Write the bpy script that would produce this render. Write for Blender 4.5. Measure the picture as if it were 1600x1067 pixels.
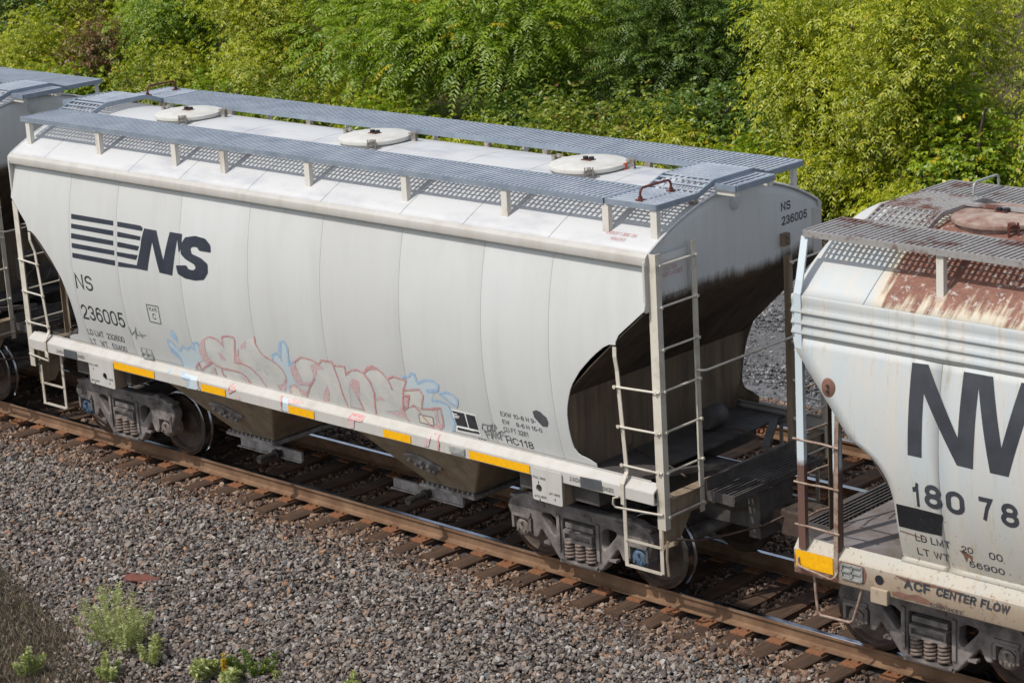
import bpy, bmesh, math, random
import numpy as np
from mathutils import Vector, Matrix, Euler
random.seed(7); rng = np.random.default_rng(11)
for o in list(bpy.data.objects): bpy.data.objects.remove(o)
scn = bpy.context.scene
C = scn.collection
# ------------------------------------------------------------------ camera
cam_d = bpy.data.cameras.new('camera'); cam_d.sensor_width = 36.0; cam_d.lens = 81.06
cam_d.dof.use_dof = True; cam_d.dof.focus_distance = 27.5; cam_d.dof.aperture_fstop = 3.6
cam_d.clip_start = 0.5; cam_d.clip_end = 3000
cam = bpy.data.objects.new('camera', cam_d); C.objects.link(cam)
_R = ((0.72666, 0.68472, -0.05586), (-0.14652, 0.23392, 0.96115), (-0.67118, 0.69025, -0.27031))
_m = Matrix.Identity(4)
for i in range(3):
    _m[i][0] = _R[0][i]; _m[i][1] = _R[1][i]; _m[i][2] = -_R[2][i]
_m[0][3], _m[1][3], _m[2][3] = 20.933, -19.246, 9.794
cam.matrix_world = _m
scn.camera = cam
# ------------------------------------------------------------------ sky and sun
SUN = Vector((0.22, 0.68, -1.0)).normalized()
w = bpy.data.worlds.new('World'); scn.world = w; w.use_nodes = True
nt = w.node_tree; nt.nodes.clear()
sky = nt.nodes.new('ShaderNodeTexSky'); sky.sky_type = 'NISHITA'; sky.sun_disc = False
sky.sun_elevation = math.asin(-SUN.z); sky.sun_rotation = math.atan2(-SUN.x, -SUN.y)
sky.air_density = 1.0; sky.dust_density = 1.6
bg = nt.nodes.new('ShaderNodeBackground'); bg.inputs['Strength'].default_value = 0.15
wo = nt.nodes.new('ShaderNodeOutputWorld')
hs = nt.nodes.new('ShaderNodeHueSaturation'); hs.inputs['Saturation'].default_value = 0.55   # lowers the blue so that shade comes out more neutral
nt.links.new(sky.outputs[0], hs.inputs['Color']); nt.links.new(hs.outputs[0], bg.inputs[0]); nt.links.new(bg.outputs[0], wo.inputs[0])
sl = bpy.data.lights.new('sun', 'SUN'); sl.energy = 2.95; sl.angle = math.radians(0.55); sl.color = (1.0, 0.96, 0.90)
so = bpy.data.objects.new('sun', sl); C.objects.link(so); so.rotation_euler = SUN.to_track_quat('-Z', 'Y').to_euler()
so.location = (-10, -30, 40)
vs = scn.view_settings; vs.view_transform = 'Standard'; vs.look = 'None'; vs.gamma = 1.0; vs.exposure = 0.12
vs.use_curve_mapping = False
scn.render.resolution_x = 1024; scn.render.resolution_y = 682
scn.render.engine = 'CYCLES'
scn.cycles.max_bounces = 6; scn.cycles.transparent_max_bounces = 12

# ------------------------------------------------------------------ materials
def lin(r, g, b):
    f = lambda c: (c/255/12.92) if c/255 <= .04045 else ((c/255+.055)/1.055)**2.4
    return (f(r), f(g), f(b), 1)
class NT:
    def __init__(s, name):
        s.m = bpy.data.materials.new(name); s.m.use_nodes = True; s.t = s.m.node_tree
        s.b = s.t.nodes['Principled BSDF']; s.out = s.t.nodes['Material Output']
        s._c = None
    def n(s, t, **k):
        x = s.t.nodes.new(t)
        for a, v in k.items(): setattr(x, a, v)
        return x
    def l(s, a, b): s.t.links.new(a, b)
    def coord(s, kind='Object'):
        if s._c is None: s._c = s.n('ShaderNodeTexCoord')
        return s._c.outputs[kind]
    def mapped(s, scale, kind='Object', loc=(0, 0, 0), rot=(0, 0, 0)):
        m = s.n('ShaderNodeMapping'); m.inputs['Scale'].default_value = scale; m.inputs['Location'].default_value = loc
        m.inputs['Rotation'].default_value = rot
        s.l(s.coord(kind), m.inputs[0]); return m.outputs[0]
    def noise(s, scale, detail=6, rough=.6, vec=None, dist=0):
        n = s.n('ShaderNodeTexNoise'); n.inputs['Scale'].default_value = scale; n.inputs['Detail'].default_value = detail
        n.inputs['Roughness'].default_value = rough; n.inputs['Distortion'].default_value = dist
        s.l(vec if vec is not None else s.coord(), n.inputs['Vector']); return n.outputs['Fac']
    def ramp(s, fac, stops, interp='LINEAR'):
        r = s.n('ShaderNodeValToRGB'); r.color_ramp.interpolation = interp
        el = r.color_ramp.elements
        while len(el) < len(stops): el.new(.5)
        for e, (p, c) in zip(el, stops):
            e.position = p; e.color = c if len(c) == 4 else (*c, 1)
        s.l(fac, r.inputs[0]); return r.outputs[0]
    def fr(s, fac, a, b):           # factor ramp a..b -> 0..1
        r = s.n('ShaderNodeMapRange'); r.inputs['From Min'].default_value = a; r.inputs['From Max'].default_value = b
        s.l(fac, r.inputs['Value']); return r.outputs[0]
    def math(s, op, a, b=None):
        m = s.n('ShaderNodeMath', operation=op)
        for i, v in enumerate((a, b)):
            if v is None: continue
            if isinstance(v, (int, float)): m.inputs[i].default_value = v
            else: s.l(v, m.inputs[i])
        return m.outputs[0]
    def mix(s, fac, a, b, mode='MIX'):
        m = s.n('ShaderNodeMix', data_type='RGBA', blend_type=mode)
        for i, v in ((0, fac), (6, a), (7, b)):
            if isinstance(v, (int, float)): m.inputs[i].default_value = v
            elif isinstance(v, tuple): m.inputs[i].default_value = v if len(v) == 4 else (*v, 1)
            else: s.l(v, m.inputs[i])
        return m.outputs[2]
    def z(s):
        x = s.n('ShaderNodeSeparateXYZ'); s.l(s.coord(), x.inputs[0]); return x.outputs
    def bump(s, h, strength=.3, dist=.01, prev=None):
        b = s.n('ShaderNodeBump'); b.inputs['Strength'].default_value = strength; b.inputs['Distance'].default_value = dist
        s.l(h, b.inputs['Height'])
        if prev is not None: s.l(prev, b.inputs['Normal'])
        s.l(b.outputs[0], s.b.inputs['Normal']); return b.outputs[0]
    def col(s, c):
        if isinstance(c, tuple): s.b.inputs['Base Color'].default_value = c if len(c) == 4 else (*c, 1)
        else: s.l(c, s.b.inputs['Base Color'])
    def set(s, rough=.5, metal=0, spec=.5):
        if isinstance(rough, (int, float)): s.b.inputs['Roughness'].default_value = rough
        else: s.l(rough, s.b.inputs['Roughness'])
        s.b.inputs['Metallic'].default_value = metal; s.b.inputs['Specular IOR Level'].default_value = spec
        return s.m
MAT = {}
def paint(name, base, dirt, amount=.35, rough=.5, streak=True, wave=.0):
    t = NT(name)
    big = t.noise(.7, 5, .6)
    st = t.noise(1.0, 6, .65, vec=t.mapped((4.5, 4.5, .35)))
    fine = t.noise(14, 6, .7)
    f = t.math('MULTIPLY', t.fr(st, .45, .8), amount)
    c = t.mix(f, base, dirt)
    c = t.mix(t.math('MULTIPLY', t.fr(big, .35, .75), amount*.5), c, dirt)
    c = t.mix(t.math('MULTIPLY', t.fr(fine, .58, .8), amount*.45), c, dirt)
    oi = t.n('ShaderNodeObjectInfo'); c = t.mix(t.math('MULTIPLY', oi.outputs['Random'], .22), c, dirt)
    t.col(c)
    h = t.noise(1.1, 2, .4)
    t.bump(h, .32 if wave else .12, .05 if wave else .01)
    MAT[name] = t.set(rough, 0, .35); return t
paint('car_grey', lin(196, 197, 195), lin(160, 156, 149), .22, .5, wave=1)
paint('car_sill', lin(194, 192, 187), lin(148, 138, 124), .5, .5)
# roof: white paint with grey rubbed patches
t = NT('car_roof'); n1 = t.noise(1.2, 6, .6, vec=t.mapped((.8, 2.2, 1))); n2 = t.noise(6, 6, .7)
c = t.mix(t.math('MULTIPLY', t.fr(n1, .5, .68), .55), lin(194, 194, 193), lin(152, 154, 162)); c = t.mix(t.math('MULTIPLY', t.fr(n2, .55, .8), .3), c, lin(190, 186, 178))
t.col(c); t.bump(t.noise(1.5, 2), .2, .02); MAT['car_roof'] = t.set(.45, 0, .4)
# end sheet: paint above, grime of the track below a soft wandering line
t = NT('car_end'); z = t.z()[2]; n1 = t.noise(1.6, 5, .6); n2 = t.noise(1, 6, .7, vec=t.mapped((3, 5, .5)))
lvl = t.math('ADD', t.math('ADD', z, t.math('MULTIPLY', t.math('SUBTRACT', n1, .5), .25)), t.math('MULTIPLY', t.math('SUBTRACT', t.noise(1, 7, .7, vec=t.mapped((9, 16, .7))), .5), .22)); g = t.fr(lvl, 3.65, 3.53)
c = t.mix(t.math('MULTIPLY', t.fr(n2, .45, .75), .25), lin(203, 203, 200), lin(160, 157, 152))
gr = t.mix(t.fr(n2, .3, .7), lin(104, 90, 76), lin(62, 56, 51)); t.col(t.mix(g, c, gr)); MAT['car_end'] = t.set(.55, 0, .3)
t = NT('grime'); n1 = t.noise(1.3, 6, .65); n2 = t.noise(1, 6, .7, vec=t.mapped((5, 9, .6)))
c = t.mix(t.fr(n2, .3, .75), lin(130, 112, 92), lin(80, 71, 62)); c = t.mix(t.math('MULTIPLY', t.fr(n1, .48, .72), .6), c, lin(54, 51, 50)); t.col(c)
t.bump(t.noise(20, 5), .15, .01); MAT['grime'] = t.set(.75, 0, .2)
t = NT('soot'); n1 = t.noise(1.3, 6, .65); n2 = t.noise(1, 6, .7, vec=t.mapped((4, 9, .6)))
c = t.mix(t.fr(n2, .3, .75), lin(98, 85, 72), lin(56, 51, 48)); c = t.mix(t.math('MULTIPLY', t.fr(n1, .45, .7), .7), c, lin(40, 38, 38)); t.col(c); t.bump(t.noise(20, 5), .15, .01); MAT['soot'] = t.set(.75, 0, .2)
t = NT('hopper_paint'); n1 = t.noise(1.1, 6, .65); n2 = t.noise(1, 6, .7, vec=t.mapped((8, 8, .6)))
c = t.mix(t.fr(n2, .3, .7), lin(156, 141, 120), lin(116, 101, 84)); c = t.mix(t.math('MULTIPLY', t.fr(n1, .5, .75), .6), c, lin(94, 81, 68)); t.col(c); MAT['hopper_paint'] = t.set(.65, 0, .3)
t = NT('galvanised'); n1 = t.noise(3, 5, .6); t.col(t.mix(t.fr(n1, .3, .7), lin(178, 185, 193), lin(150, 158, 170))); MAT['galvanised'] = t.set(.5, .1, .45)
t = NT('grate_old'); n1 = t.noise(2.2, 6, .7); n2 = t.noise(30, 4)
c = t.mix(t.fr(n1, .52, .62), lin(158, 155, 152), lin(112, 74, 62)); c = t.mix(t.math('MULTIPLY', t.fr(n2, .55, .7), .5), c, lin(90, 70, 62)); t.col(c); MAT['grate_old'] = t.set(.6, .3, .4)
t = NT('post_white'); n1 = t.noise(5, 5, .6, vec=t.mapped((1, 1, .3))); t.col(t.mix(t.math('MULTIPLY', t.fr(n1, .55, .75), .7), lin(208, 203, 194), lin(150, 124, 102))); MAT['post_white'] = t.set(.5)
t = NT('ladder_paint'); n1 = t.noise(4, 6, .65); z = t.z()[2]
f = t.math('ADD', t.math('MULTIPLY', t.fr(n1, .5, .75), .5), t.math('MULTIPLY', t.fr(t.math('ADD', z, n1), 3.1, 1.5), .35))
t.col(t.mix(f, lin(205, 198, 184), lin(118, 104, 88))); MAT['ladder_paint'] = t.set(.5)
def plain(name, rgb, rough=.5, metal=0, rgb2=None, sc=8, bumpy=0, spec=.5):
    t = NT(name)
    if rgb2:
        n = t.noise(sc, 6, .65); t.col(t.mix(t.fr(n, .35, .68), lin(*rgb), lin(*rgb2)))
    else: t.col(lin(*rgb))
    if bumpy: t.bump(t.noise(sc*3, 5), bumpy, .01)
    MAT[name] = t.set(rough, metal, spec)
plain('galv_edge', (144, 154, 165), .45, .2, (122, 133, 147), 5)
plain('red_iron', (112, 60, 48), .6, .2, (82, 46, 40), 9)
plain('hatch_white', (208, 206, 199), .42, 0, (188, 184, 174), 4)
plain('old_hatch', (126, 90, 78), .65, 0, (178, 164, 150), 3.4, .1)
plain('black_rubber', (28, 28, 32), .6)
plain('galv_cast', (176, 172, 164), .5, .3, (120, 104, 90), 18)
plain('orange_tag', (214, 84, 50), .6)
plain('truck_steel', (142, 134, 129), .65, .15, (70, 65, 64), 3.5, .5, .35)
plain('spring_steel', (142, 126, 116), .7, .25, (80, 68, 60), 14, .2)
plain('wheel_plate', (92, 76, 66), .65, .2, (60, 52, 48), 5, .1)
plain('wheel_tread', (150, 152, 158), .22, 1.0, (110, 108, 108), 9)
plain('cap_blue', (96, 122, 146), .55, .3, (70, 82, 94), 14)
plain('cap_grey', (146, 136, 128), .6, .35, (88, 78, 70), 14)
plain('outlet_steel', (172, 168, 166), .55, .45, (104, 98, 94), 7, .1)
plain('black_pipe', (40, 40, 42), .45, .4, (70, 66, 62), 10)
plain('coupler_steel', (86, 70, 60), .75, .2, (48, 42, 40), 6, .25)
plain('deck_dark', (92, 87, 84), .7, .2, (62, 58, 56), 5, .15)
plain('deck_pale', (132, 126, 126), .75, .1, (104, 92, 84), 3, .1)
plain('rail_rust', (134, 106, 82), .8, .1, (100, 74, 55), 3, .15, .3)
plain('rail_head', (206, 210, 220), .16, 1.0, (170, 172, 178), 5)
plain('plate_rust', (152, 106, 76), .85, .05, (104, 70, 50), 9, .2, .2)
plain('scrap_rust', (116, 66, 52), .8, .1, (88, 52, 44), 9, .2)
plain('lettering', (40, 41, 47), .6, 0, (62, 62, 66), 12)
plain('tape_yellow', (240, 178, 6), .45, 0, (222, 160, 8), 30)
plain('tape_white', (225, 225, 222), .5)
plain('lens_grey', (176, 178, 176), .35, .2, (140, 140, 136), 10)
# worn sprayed paint: flakes reveal the car paint
def spray(name, rgb, rgb2, wear=.45, sc=16, base=.85, under=(196, 197, 195)):
    t = NT(name); n = t.noise(sc, 7, .75); n2 = t.noise(3, 4, .6)
    a = t.math('MULTIPLY', t.fr(n, wear-.12, wear+.12), base)
    t.col(t.mix(a, lin(*under), t.mix(t.fr(n2, .35, .65), lin(*rgb), lin(*rgb2)))); MAT[name] = t.set(.55, 0, .3)
spray('spray_red', (186, 92, 92), (205, 122, 118), .48, 40, .66)
spray('spray_red_line', (186, 90, 90), (200, 112, 108), .44, 50, .84)
spray('spray_blue', (150, 188, 208), (166, 198, 210), .48, 34, .58)
spray('spray_bluedark', (110, 164, 206), (96, 152, 198), .44, 40, .72)
spray('spray_silver', (176, 174, 168), (208, 203, 190), .46, 18, .75)
spray('spray_cream', (214, 208, 192), (206, 200, 184), .3, 20, .9)
spray('spray_black', (58, 60, 64), (74, 76, 80), .28, 60, .95)
spray('tape_black', (26, 26, 29), (36, 36, 40), .28, 60, 1.0)
spray('marker_black', (46, 46, 50), (60, 60, 64), .36, 90, .85)
spray('decal', (43, 47, 58), (52, 56, 66), .26, 40, 1.0)
spray('decal_old', (66, 68, 74), (54, 56, 62), .23, 22, 1.0, (186, 188, 188))
spray('stencil_red', (190, 96, 96), (196, 110, 108), .4, 60, .8)
# rusty car
def rusty(name, roof):
    t = NT(name); X = t.z()
    n1 = t.noise(1.1, 7, .68, dist=.3); n2 = t.noise(1, 7, .7, vec=t.mapped((6, 6, .5))); n3 = t.noise(9, 6, .7)
    base = t.mix(t.fr(n2, .38, .62), lin(182, 189, 191), lin(193, 190, 184)); base = t.mix(t.math('MULTIPLY', t.fr(n3, .6, .75), .4), base, lin(188, 170, 140))
    rust = t.mix(t.fr(n3, .35, .7), lin(138, 98, 83), lin(108, 77, 67))
    if roof:
        # paint burnt off over the bay behind the end, runs down the slope
        xx = t.fr(X[0], -5.6, -4.9)
        run = t.math('ADD', t.math('MULTIPLY', n1, .45), t.math('MULTIPLY', t.noise(1, 7, .7, vec=t.mapped((9, .9, .9))), .68))
        hi = t.fr(X[2], 3.94, 4.32)
        v = t.math('MULTIPLY', t.math('ADD', run, t.math('MULTIPLY', hi, .30)), xx)
        m = t.fr(v, .585, .68); halo = t.fr(v, .40, .62)
        flake = t.math('MULTIPLY', t.fr(t.noise(14, 7, .75), .56, .6), .8)
        c = t.mix(t.math('MULTIPLY', halo, .75), base, lin(204, 188, 156)); c = t.mix(m, c, rust); c = t.mix(t.math('MULTIPLY', flake, t.math('MULTIPLY', m, .8)), c, lin(200, 192, 186))
    else:
        sp = t.noise(26, 5, .7, vec=t.mapped((1, 1, .6))); low = t.fr(X[2], 2.4, 1.2)
        c = t.mix(t.math('MULTIPLY', t.fr(t.noise(1, 7, .72, vec=t.mapped((11, 11, .28), loc=(3, 0, 0))), .55, .72), .75), base, lin(164, 148, 124))
        c = t.mix(t.math('MULTIPLY', low, .65), c, lin(166, 152, 128)); sill = t.fr(t.math('ADD', X[2], t.math('MULTIPLY', n1, .25)), 1.40, 1.28); c = t.mix(t.math('MULTIPLY', sill, .6), c, lin(158, 134, 108))
        m = t.fr(t.math('ADD', sp, t.math('MULTIPLY', low, .1)), .68, .74); c = t.mix(t.math('MULTIPLY', m, .8), c, rust)
        big = t.fr(t.math('ADD', n1, t.math('MULTIPLY', t.fr(X[2], 1.36, 1.05), .14)), .68, .72); c = t.mix(big, c, rust)
    t.col(c); t.bump(n3, .15, .01); MAT[name] = t.set(.6, 0, .3)
rusty('old_roof', True); rusty('old_paint', False)
t = NT('old_stile'); n1 = t.noise(3, 6, .7); z = t.z()[2]; m = t.fr(t.math('ADD', z, t.math('MULTIPLY', n1, .4)), 2.42, 2.34)
t.col(t.mix(m, lin(190, 200, 204), lin(98, 72, 62))); MAT['old_stile'] = t.set(.6)
plain('old_rung', (168, 150, 136), .6, .2, (116, 84, 66), 12, .1)
plain('rust_spot', (126, 90, 76), .8, 0, (102, 72, 60), 14, .2)
# wood, stone, soil
t = NT('tie_wood'); g = t.noise(1, 7, .7, vec=t.mapped((22, 1.2, 22))); n1 = t.noise(3, 5)
oi = t.n('ShaderNodeObjectInfo'); c = t.mix(t.fr(g, .3, .7), lin(104, 81, 64), lin(56, 46, 40)); c = t.mix(t.math('MULTIPLY', t.fr(n1, .50, .72), .5), c, lin(126, 88, 60))
c = t.mix(t.math('MULTIPLY', oi.outputs['Random'], .35), c, lin(58, 46, 40)); t.col(c); t.bump(g, .6, .02); MAT['tie_wood'] = t.set(.85, 0, .2)
t = NT('stone'); oi = t.n('ShaderNodeObjectInfo')
c = t.ramp(oi.outputs['Random'], [(0, lin(80, 73, 69)), (.15, lin(134, 125, 117)), (.29, lin(109, 99, 91)), (.42, lin(150, 143, 135)), (.53, lin(120, 105, 94)), (.64, lin(94, 88, 85)), (.73, lin(144, 124, 108)), (.81, lin(128, 122, 118)), (.91, lin(174, 168, 160)), (.955, lin(104, 107, 109)), (.98, lin(160, 122, 94))], 'CONSTANT')
n1 = t.noise(18, 5, .7); c = t.mix(t.math('MULTIPLY', t.fr(n1, .35, .7), .35), c, lin(112, 103, 97)); t.col(c); t.bump(n1, .3, .02); MAT['stone'] = t.set(.85, 0, .25)
t = NT('stone_rusty'); oi = t.n('ShaderNodeObjectInfo')
c = t.ramp(oi.outputs['Random'], [(0, lin(92, 76, 66)), (.2, lin(134, 108, 88)), (.4, lin(112, 88, 72)), (.6, lin(150, 128, 110)), (.8, lin(84, 72, 66))], 'CONSTANT')
t.col(c); MAT['stone_rusty'] = t.set(.85, 0, .25)
t = NT('stone_dark'); oi = t.n('ShaderNodeObjectInfo')
c = t.ramp(oi.outputs['Random'], [(0, lin(84, 84, 86)), (.3, lin(120, 120, 122)), (.6, lin(100, 98, 98)), (.85, lin(150, 148, 148))], 'CONSTANT')
t.col(c); MAT['stone_dark'] = t.set(.85, 0, .25)
t = NT('ballast_fines'); n1 = t.noise(25, 8, .75); n2 = t.noise(.5, 4); t.col(t.mix(t.fr(n1, .3, .7), lin(66, 58, 54), lin(112, 102, 96))); t.bump(n1, .8, .05); MAT['ballast_fines'] = t.set(.95, 0, .1)
t = NT('road_gravel'); n1 = t.noise(9, 10, .8); n2 = t.noise(.35, 5, .6, vec=t.mapped((.5, 2.2, 1))); c = t.mix(t.fr(n1, .35, .68), lin(92, 92, 94), lin(136, 136, 138)); c = t.mix(t.math('MULTIPLY', t.fr(n2, .42, .6), .6), c, lin(98, 96, 98)); t.col(c); t.bump(n1, .8, .05); MAT['road_gravel'] = t.set(.95, 0, .15)
t = NT('soil'); n1 = t.noise(6, 8, .75); n2 = t.noise(.4, 4); c = t.mix(t.fr(n1, .3, .7), lin(70, 60, 46), lin(98, 86, 64)); c = t.mix(t.math('MULTIPLY', t.fr(n2, .45, .6), .6), c, lin(62, 74, 34)); t.col(c); t.bump(n1, .8, .05); MAT['soil'] = t.set(.95, 0, .1)
plain('bark', (104, 94, 82), .9, 0, (70, 62, 54), 12, .4, .2)
def leafmat(name, stops, trans=.35):
    t = NT(name); a = t.n('ShaderNodeAttribute', attribute_name='tint'); c = t.ramp(a.outputs['Fac'], stops)
    t.t.nodes.remove(t.b)
    d = t.n('ShaderNodeBsdfDiffuse'); tr = t.n('ShaderNodeBsdfTranslucent'); g = t.n('ShaderNodeBsdfGlossy'); g.inputs['Roughness'].default_value = .42
    t.l(c, d.inputs[0]); c2 = t.mix(1.0, c, (1.0, 1.1, .55), 'MULTIPLY'); t.l(c2, tr.inputs[0])
    m = t.n('ShaderNodeMixShader'); m.inputs[0].default_value = trans; t.l(d.outputs[0], m.inputs[1]); t.l(tr.outputs[0], m.inputs[2])
    m2 = t.n('ShaderNodeMixShader'); m2.inputs[0].default_value = .045; t.l(m.outputs[0], m2.inputs[1]); t.l(g.outputs[0], m2.inputs[2])
    t.l(m2.outputs[0], t.out.inputs[0]); MAT[name] = t.m
leafmat('leaf_yellowgreen', [(0, (.15, .22, .012)), (.4, (.34, .39, .02)), (.8, (.55, .54, .035)), (.96, (.68, .60, .05)), (1, (.70, .44, .04))], .45)
leafmat('leaf_green', [(0, (.12, .21, .016)), (.5, (.26, .37, .024)), (.88, (.42, .48, .035)), (.965, (.62, .50, .025)), (1, (.66, .44, .025))], .43)
leafmat('leaf_dark', [(0, (.07, .13, .024)), (.6, (.145, .23, .038)), (.9, (.27, .34, .045)), (1, (.44, .36, .04))])
leafmat('leaf_mixed', [(0, (.10, .17, .02)), (.5, (.22, .28, .03)), (.85, (.32, .34, .035)), (.95, (.32, .18, .05)), (1, (.22, .11, .045))])
leafmat('leaf_sage', [(0, (.20, .24, .12)), (.6, (.30, .35, .18)), (1, (.40, .43, .25))], .25)
leafmat('leaf_rusty', [(0, (.10, .09, .02)), (.5, (.16, .09, .03)), (1, (.20, .07, .03))], .3)
leafmat('leaf_weed', [(0, (.30, .33, .12)), (.6, (.46, .50, .20)), (1, (.56, .58, .26))], .35)
leafmat('grass_dead', [(0, (.10, .078, .055)), (.6, (.19, .15, .105)), (.93, (.27, .215, .15)), (1, (.36, .28, .16))], .1)
leafmat('petal_yellow', [(0, (.55, .36, .01)), (1, (.62, .44, .02))], .2)
# ------------------------------------------------------------------ mesh helpers
class MB:
    def __init__(s): s.v = []; s.f = []; s.mi = []
    def add(s, vs, fs, mi=0):
        o = len(s.v); s.v += [tuple(p) for p in vs]; s.f += [tuple(i+o for i in q) for q in fs]; s.mi += [mi]*len(fs); return s
    def box(s, x0, x1, y0, y1, z0, z1, mi=0):
        return s.add([(x0,y0,z0),(x1,y0,z0),(x1,y1,z0),(x0,y1,z0),(x0,y0,z1),(x1,y0,z1),(x1,y1,z1),(x0,y1,z1)],
                     [(0,3,2,1),(4,5,6,7),(0,1,5,4),(1,2,6,5),(2,3,7,6),(3,0,4,7)], mi)
    def bar(s, p, q, w, h, up=(0,0,1), mi=0):
        p = Vector(p); q = Vector(q); d = (q-p).normalized(); u = Vector(up); sd = d.cross(u)
        if sd.length < 1e-4: sd = d.cross(Vector((1,0,0)))
        sd.normalize(); u = sd.cross(d); a = sd*(w/2); b = u*(h/2)
        return s.add([p-a-b,p+a-b,p+a+b,p-a+b,q-a-b,q+a-b,q+a+b,q-a+b],[(0,3,2,1),(4,5,6,7),(0,1,5,4),(1,2,6,5),(2,3,7,6),(3,0,4,7)], mi)
    def tube(s, path, r, n=8, r2=None, cap=True, mi=0):
        P = [Vector(p) for p in path]; N = len(P); o = len(s.v); prev = None
        for i, p in enumerate(P):
            d = (P[min(i+1,N-1)]-P[max(i-1,0)]).normalized()
            if prev is None:
                a = d.cross(Vector((0,0,1)));  a = a if a.length > .05 else d.cross(Vector((1,0,0)))
            else: a = prev - d*prev.dot(d)
            a.normalize(); prev = a; b = d.cross(a); rr = r if r2 is None else r+(r2-r)*i/(N-1)
            for k in range(n):
                t = 2*math.pi*k/n; s.v.append(tuple(p+a*(math.cos(t)*rr)+b*(math.sin(t)*rr)))
        for i in range(N-1):
            for k in range(n):
                s.f.append((o+i*n+k, o+i*n+(k+1)%n, o+(i+1)*n+(k+1)%n, o+(i+1)*n+k)); s.mi.append(mi)
        if cap:
            s.f.append(tuple(o+k for k in range(n))[::-1]); s.f.append(tuple(o+(N-1)*n+k for k in range(n))); s.mi += [mi, mi]
        return s
    def cyl(s, p, q, r, n=16, r2=None, mi=0): return s.tube([p, q], r, n, r2, True, mi)
    def lathe(s, prof, axis='z', n=32, mis=None, org=(0,0,0)):   # prof: (r, a)
        o = len(s.v); N = len(prof)
        for r, a in prof:
            for k in range(n):
                t = 2*math.pi*k/n; c, q = math.cos(t)*r, math.sin(t)*r
                p = (c, q, a) if axis == 'z' else ((c, a, q) if axis == 'y' else (a, c, q))
                s.v.append((p[0]+org[0], p[1]+org[1], p[2]+org[2]))
        for i in range(N-1):
            for k in range(n):
                s.f.append((o+i*n+k, o+i*n+(k+1)%n, o+(i+1)*n+(k+1)%n, o+(i+1)*n+k)); s.mi.append(mis[i] if mis else 0)
        return s
    def loft(s, rings, closed=False, mi=0):
        o = len(s.v); n = len(rings[0])
        for r in rings: s.v += [tuple(p) for p in r]
        for i in range(len(rings)-1):
            for k in range(n if closed else n-1):
                s.f.append((o+i*n+k, o+i*n+(k+1)%n, o+(i+1)*n+(k+1)%n, o+(i+1)*n+k)); s.mi.append(mi)
        return s
    def extrude_x(s, prof, x0, x1, mi=0):    # closed (y,z) profile along x with end caps
        n = len(prof); o = len(s.v)
        s.loft([[(x0,y,z) for y,z in prof],[(x1,y,z) for y,z in prof]], True, mi)
        s.f.append(tuple(range(o,o+n))); s.f.append(tuple(range(o+n,o+2*n))[::-1]); s.mi += [mi, mi]; return s
    def mesh(s, name, smooth=None, recalc=True):
        me = bpy.data.meshes.new(name); me.from_pydata(s.v, [], s.f); me.update()
        if any(s.mi): me.polygons.foreach_set('material_index', s.mi)
        if recalc:
            bm = bmesh.new(); bm.from_mesh(me); bmesh.ops.recalc_face_normals(bm, faces=bm.faces); bm.to_mesh(me); bm.free()
        if smooth is not None: smooth_mesh(me, smooth)
        return me
    def build(s, name, mat, parent=None, smooth=None, recalc=True, **k):
        return link(name, s.mesh(name, smooth, recalc), mat, parent, **k)
def smooth_mesh(me, ang=35):
    me.polygons.foreach_set('use_smooth', [True]*len(me.polygons)); me.set_sharp_from_angle(angle=math.radians(ang))
def link(name, me, mat, parent=None, loc=None, rot=None, kind=None, bevel=0, solid=None):
    o = bpy.data.objects.new(name, me); C.objects.link(o); o.parent = parent
    for m in (mat if isinstance(mat, (list, tuple)) else [mat]):
        if len(me.materials) < (len(mat) if isinstance(mat, (list, tuple)) else 1): me.materials.append(MAT[m])
    if loc: o.location = loc
    if rot: o.rotation_euler = rot
    if kind: o['kind'] = kind
    if solid:
        md = o.modifiers.new('solid', 'SOLIDIFY'); md.thickness = solid; md.offset = 0
    if bevel:
        md = o.modifiers.new('bevel', 'BEVEL'); md.width = bevel; md.segments = 2; md.limit_method = 'ANGLE'; md.angle_limit = math.radians(40)
    return o
def empty(name, loc, label, cat, group=None):
    o = bpy.data.objects.new(name, None); C.objects.link(o); o.location = loc; o.empty_display_size = .3
    o['label'] = label; o['category'] = cat
    if group: o['group'] = group
    return o
def tag(o, label, cat, group=None):
    o['label'] = label; o['category'] = cat
    if group: o['group'] = group
    return o
def structure(o): o['kind'] = 'structure'; return o
def copy_tree(o, parent, skip=()):
    c = o.copy(); C.objects.link(c); c.parent = parent
    for ch in o.children:
        if ch.name.split('.')[0] not in skip: copy_tree(ch, c, skip)
    return c
def curve_mesh(loops, depth, bevel=0.0, res=4):
    cu = bpy.data.curves.new('tmp', 'CURVE'); cu.dimensions = '2D'; cu.fill_mode = 'BOTH'; cu.extrude = depth/2-bevel; cu.bevel_depth = bevel; cu.bevel_resolution = 2; cu.offset = -bevel
    for lp in loops:
        sp = cu.splines.new('POLY'); sp.points.add(len(lp)-1); sp.use_cyclic_u = True
        for p, (a, b) in zip(sp.points, lp): p.co = (a, b, 0, 1)
    o = bpy.data.objects.new('tmp', cu); C.objects.link(o)
    me = bpy.data.meshes.new_from_object(o.evaluated_get(bpy.context.evaluated_depsgraph_get()))
    bpy.data.objects.remove(o); bpy.data.curves.remove(cu); return me
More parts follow.
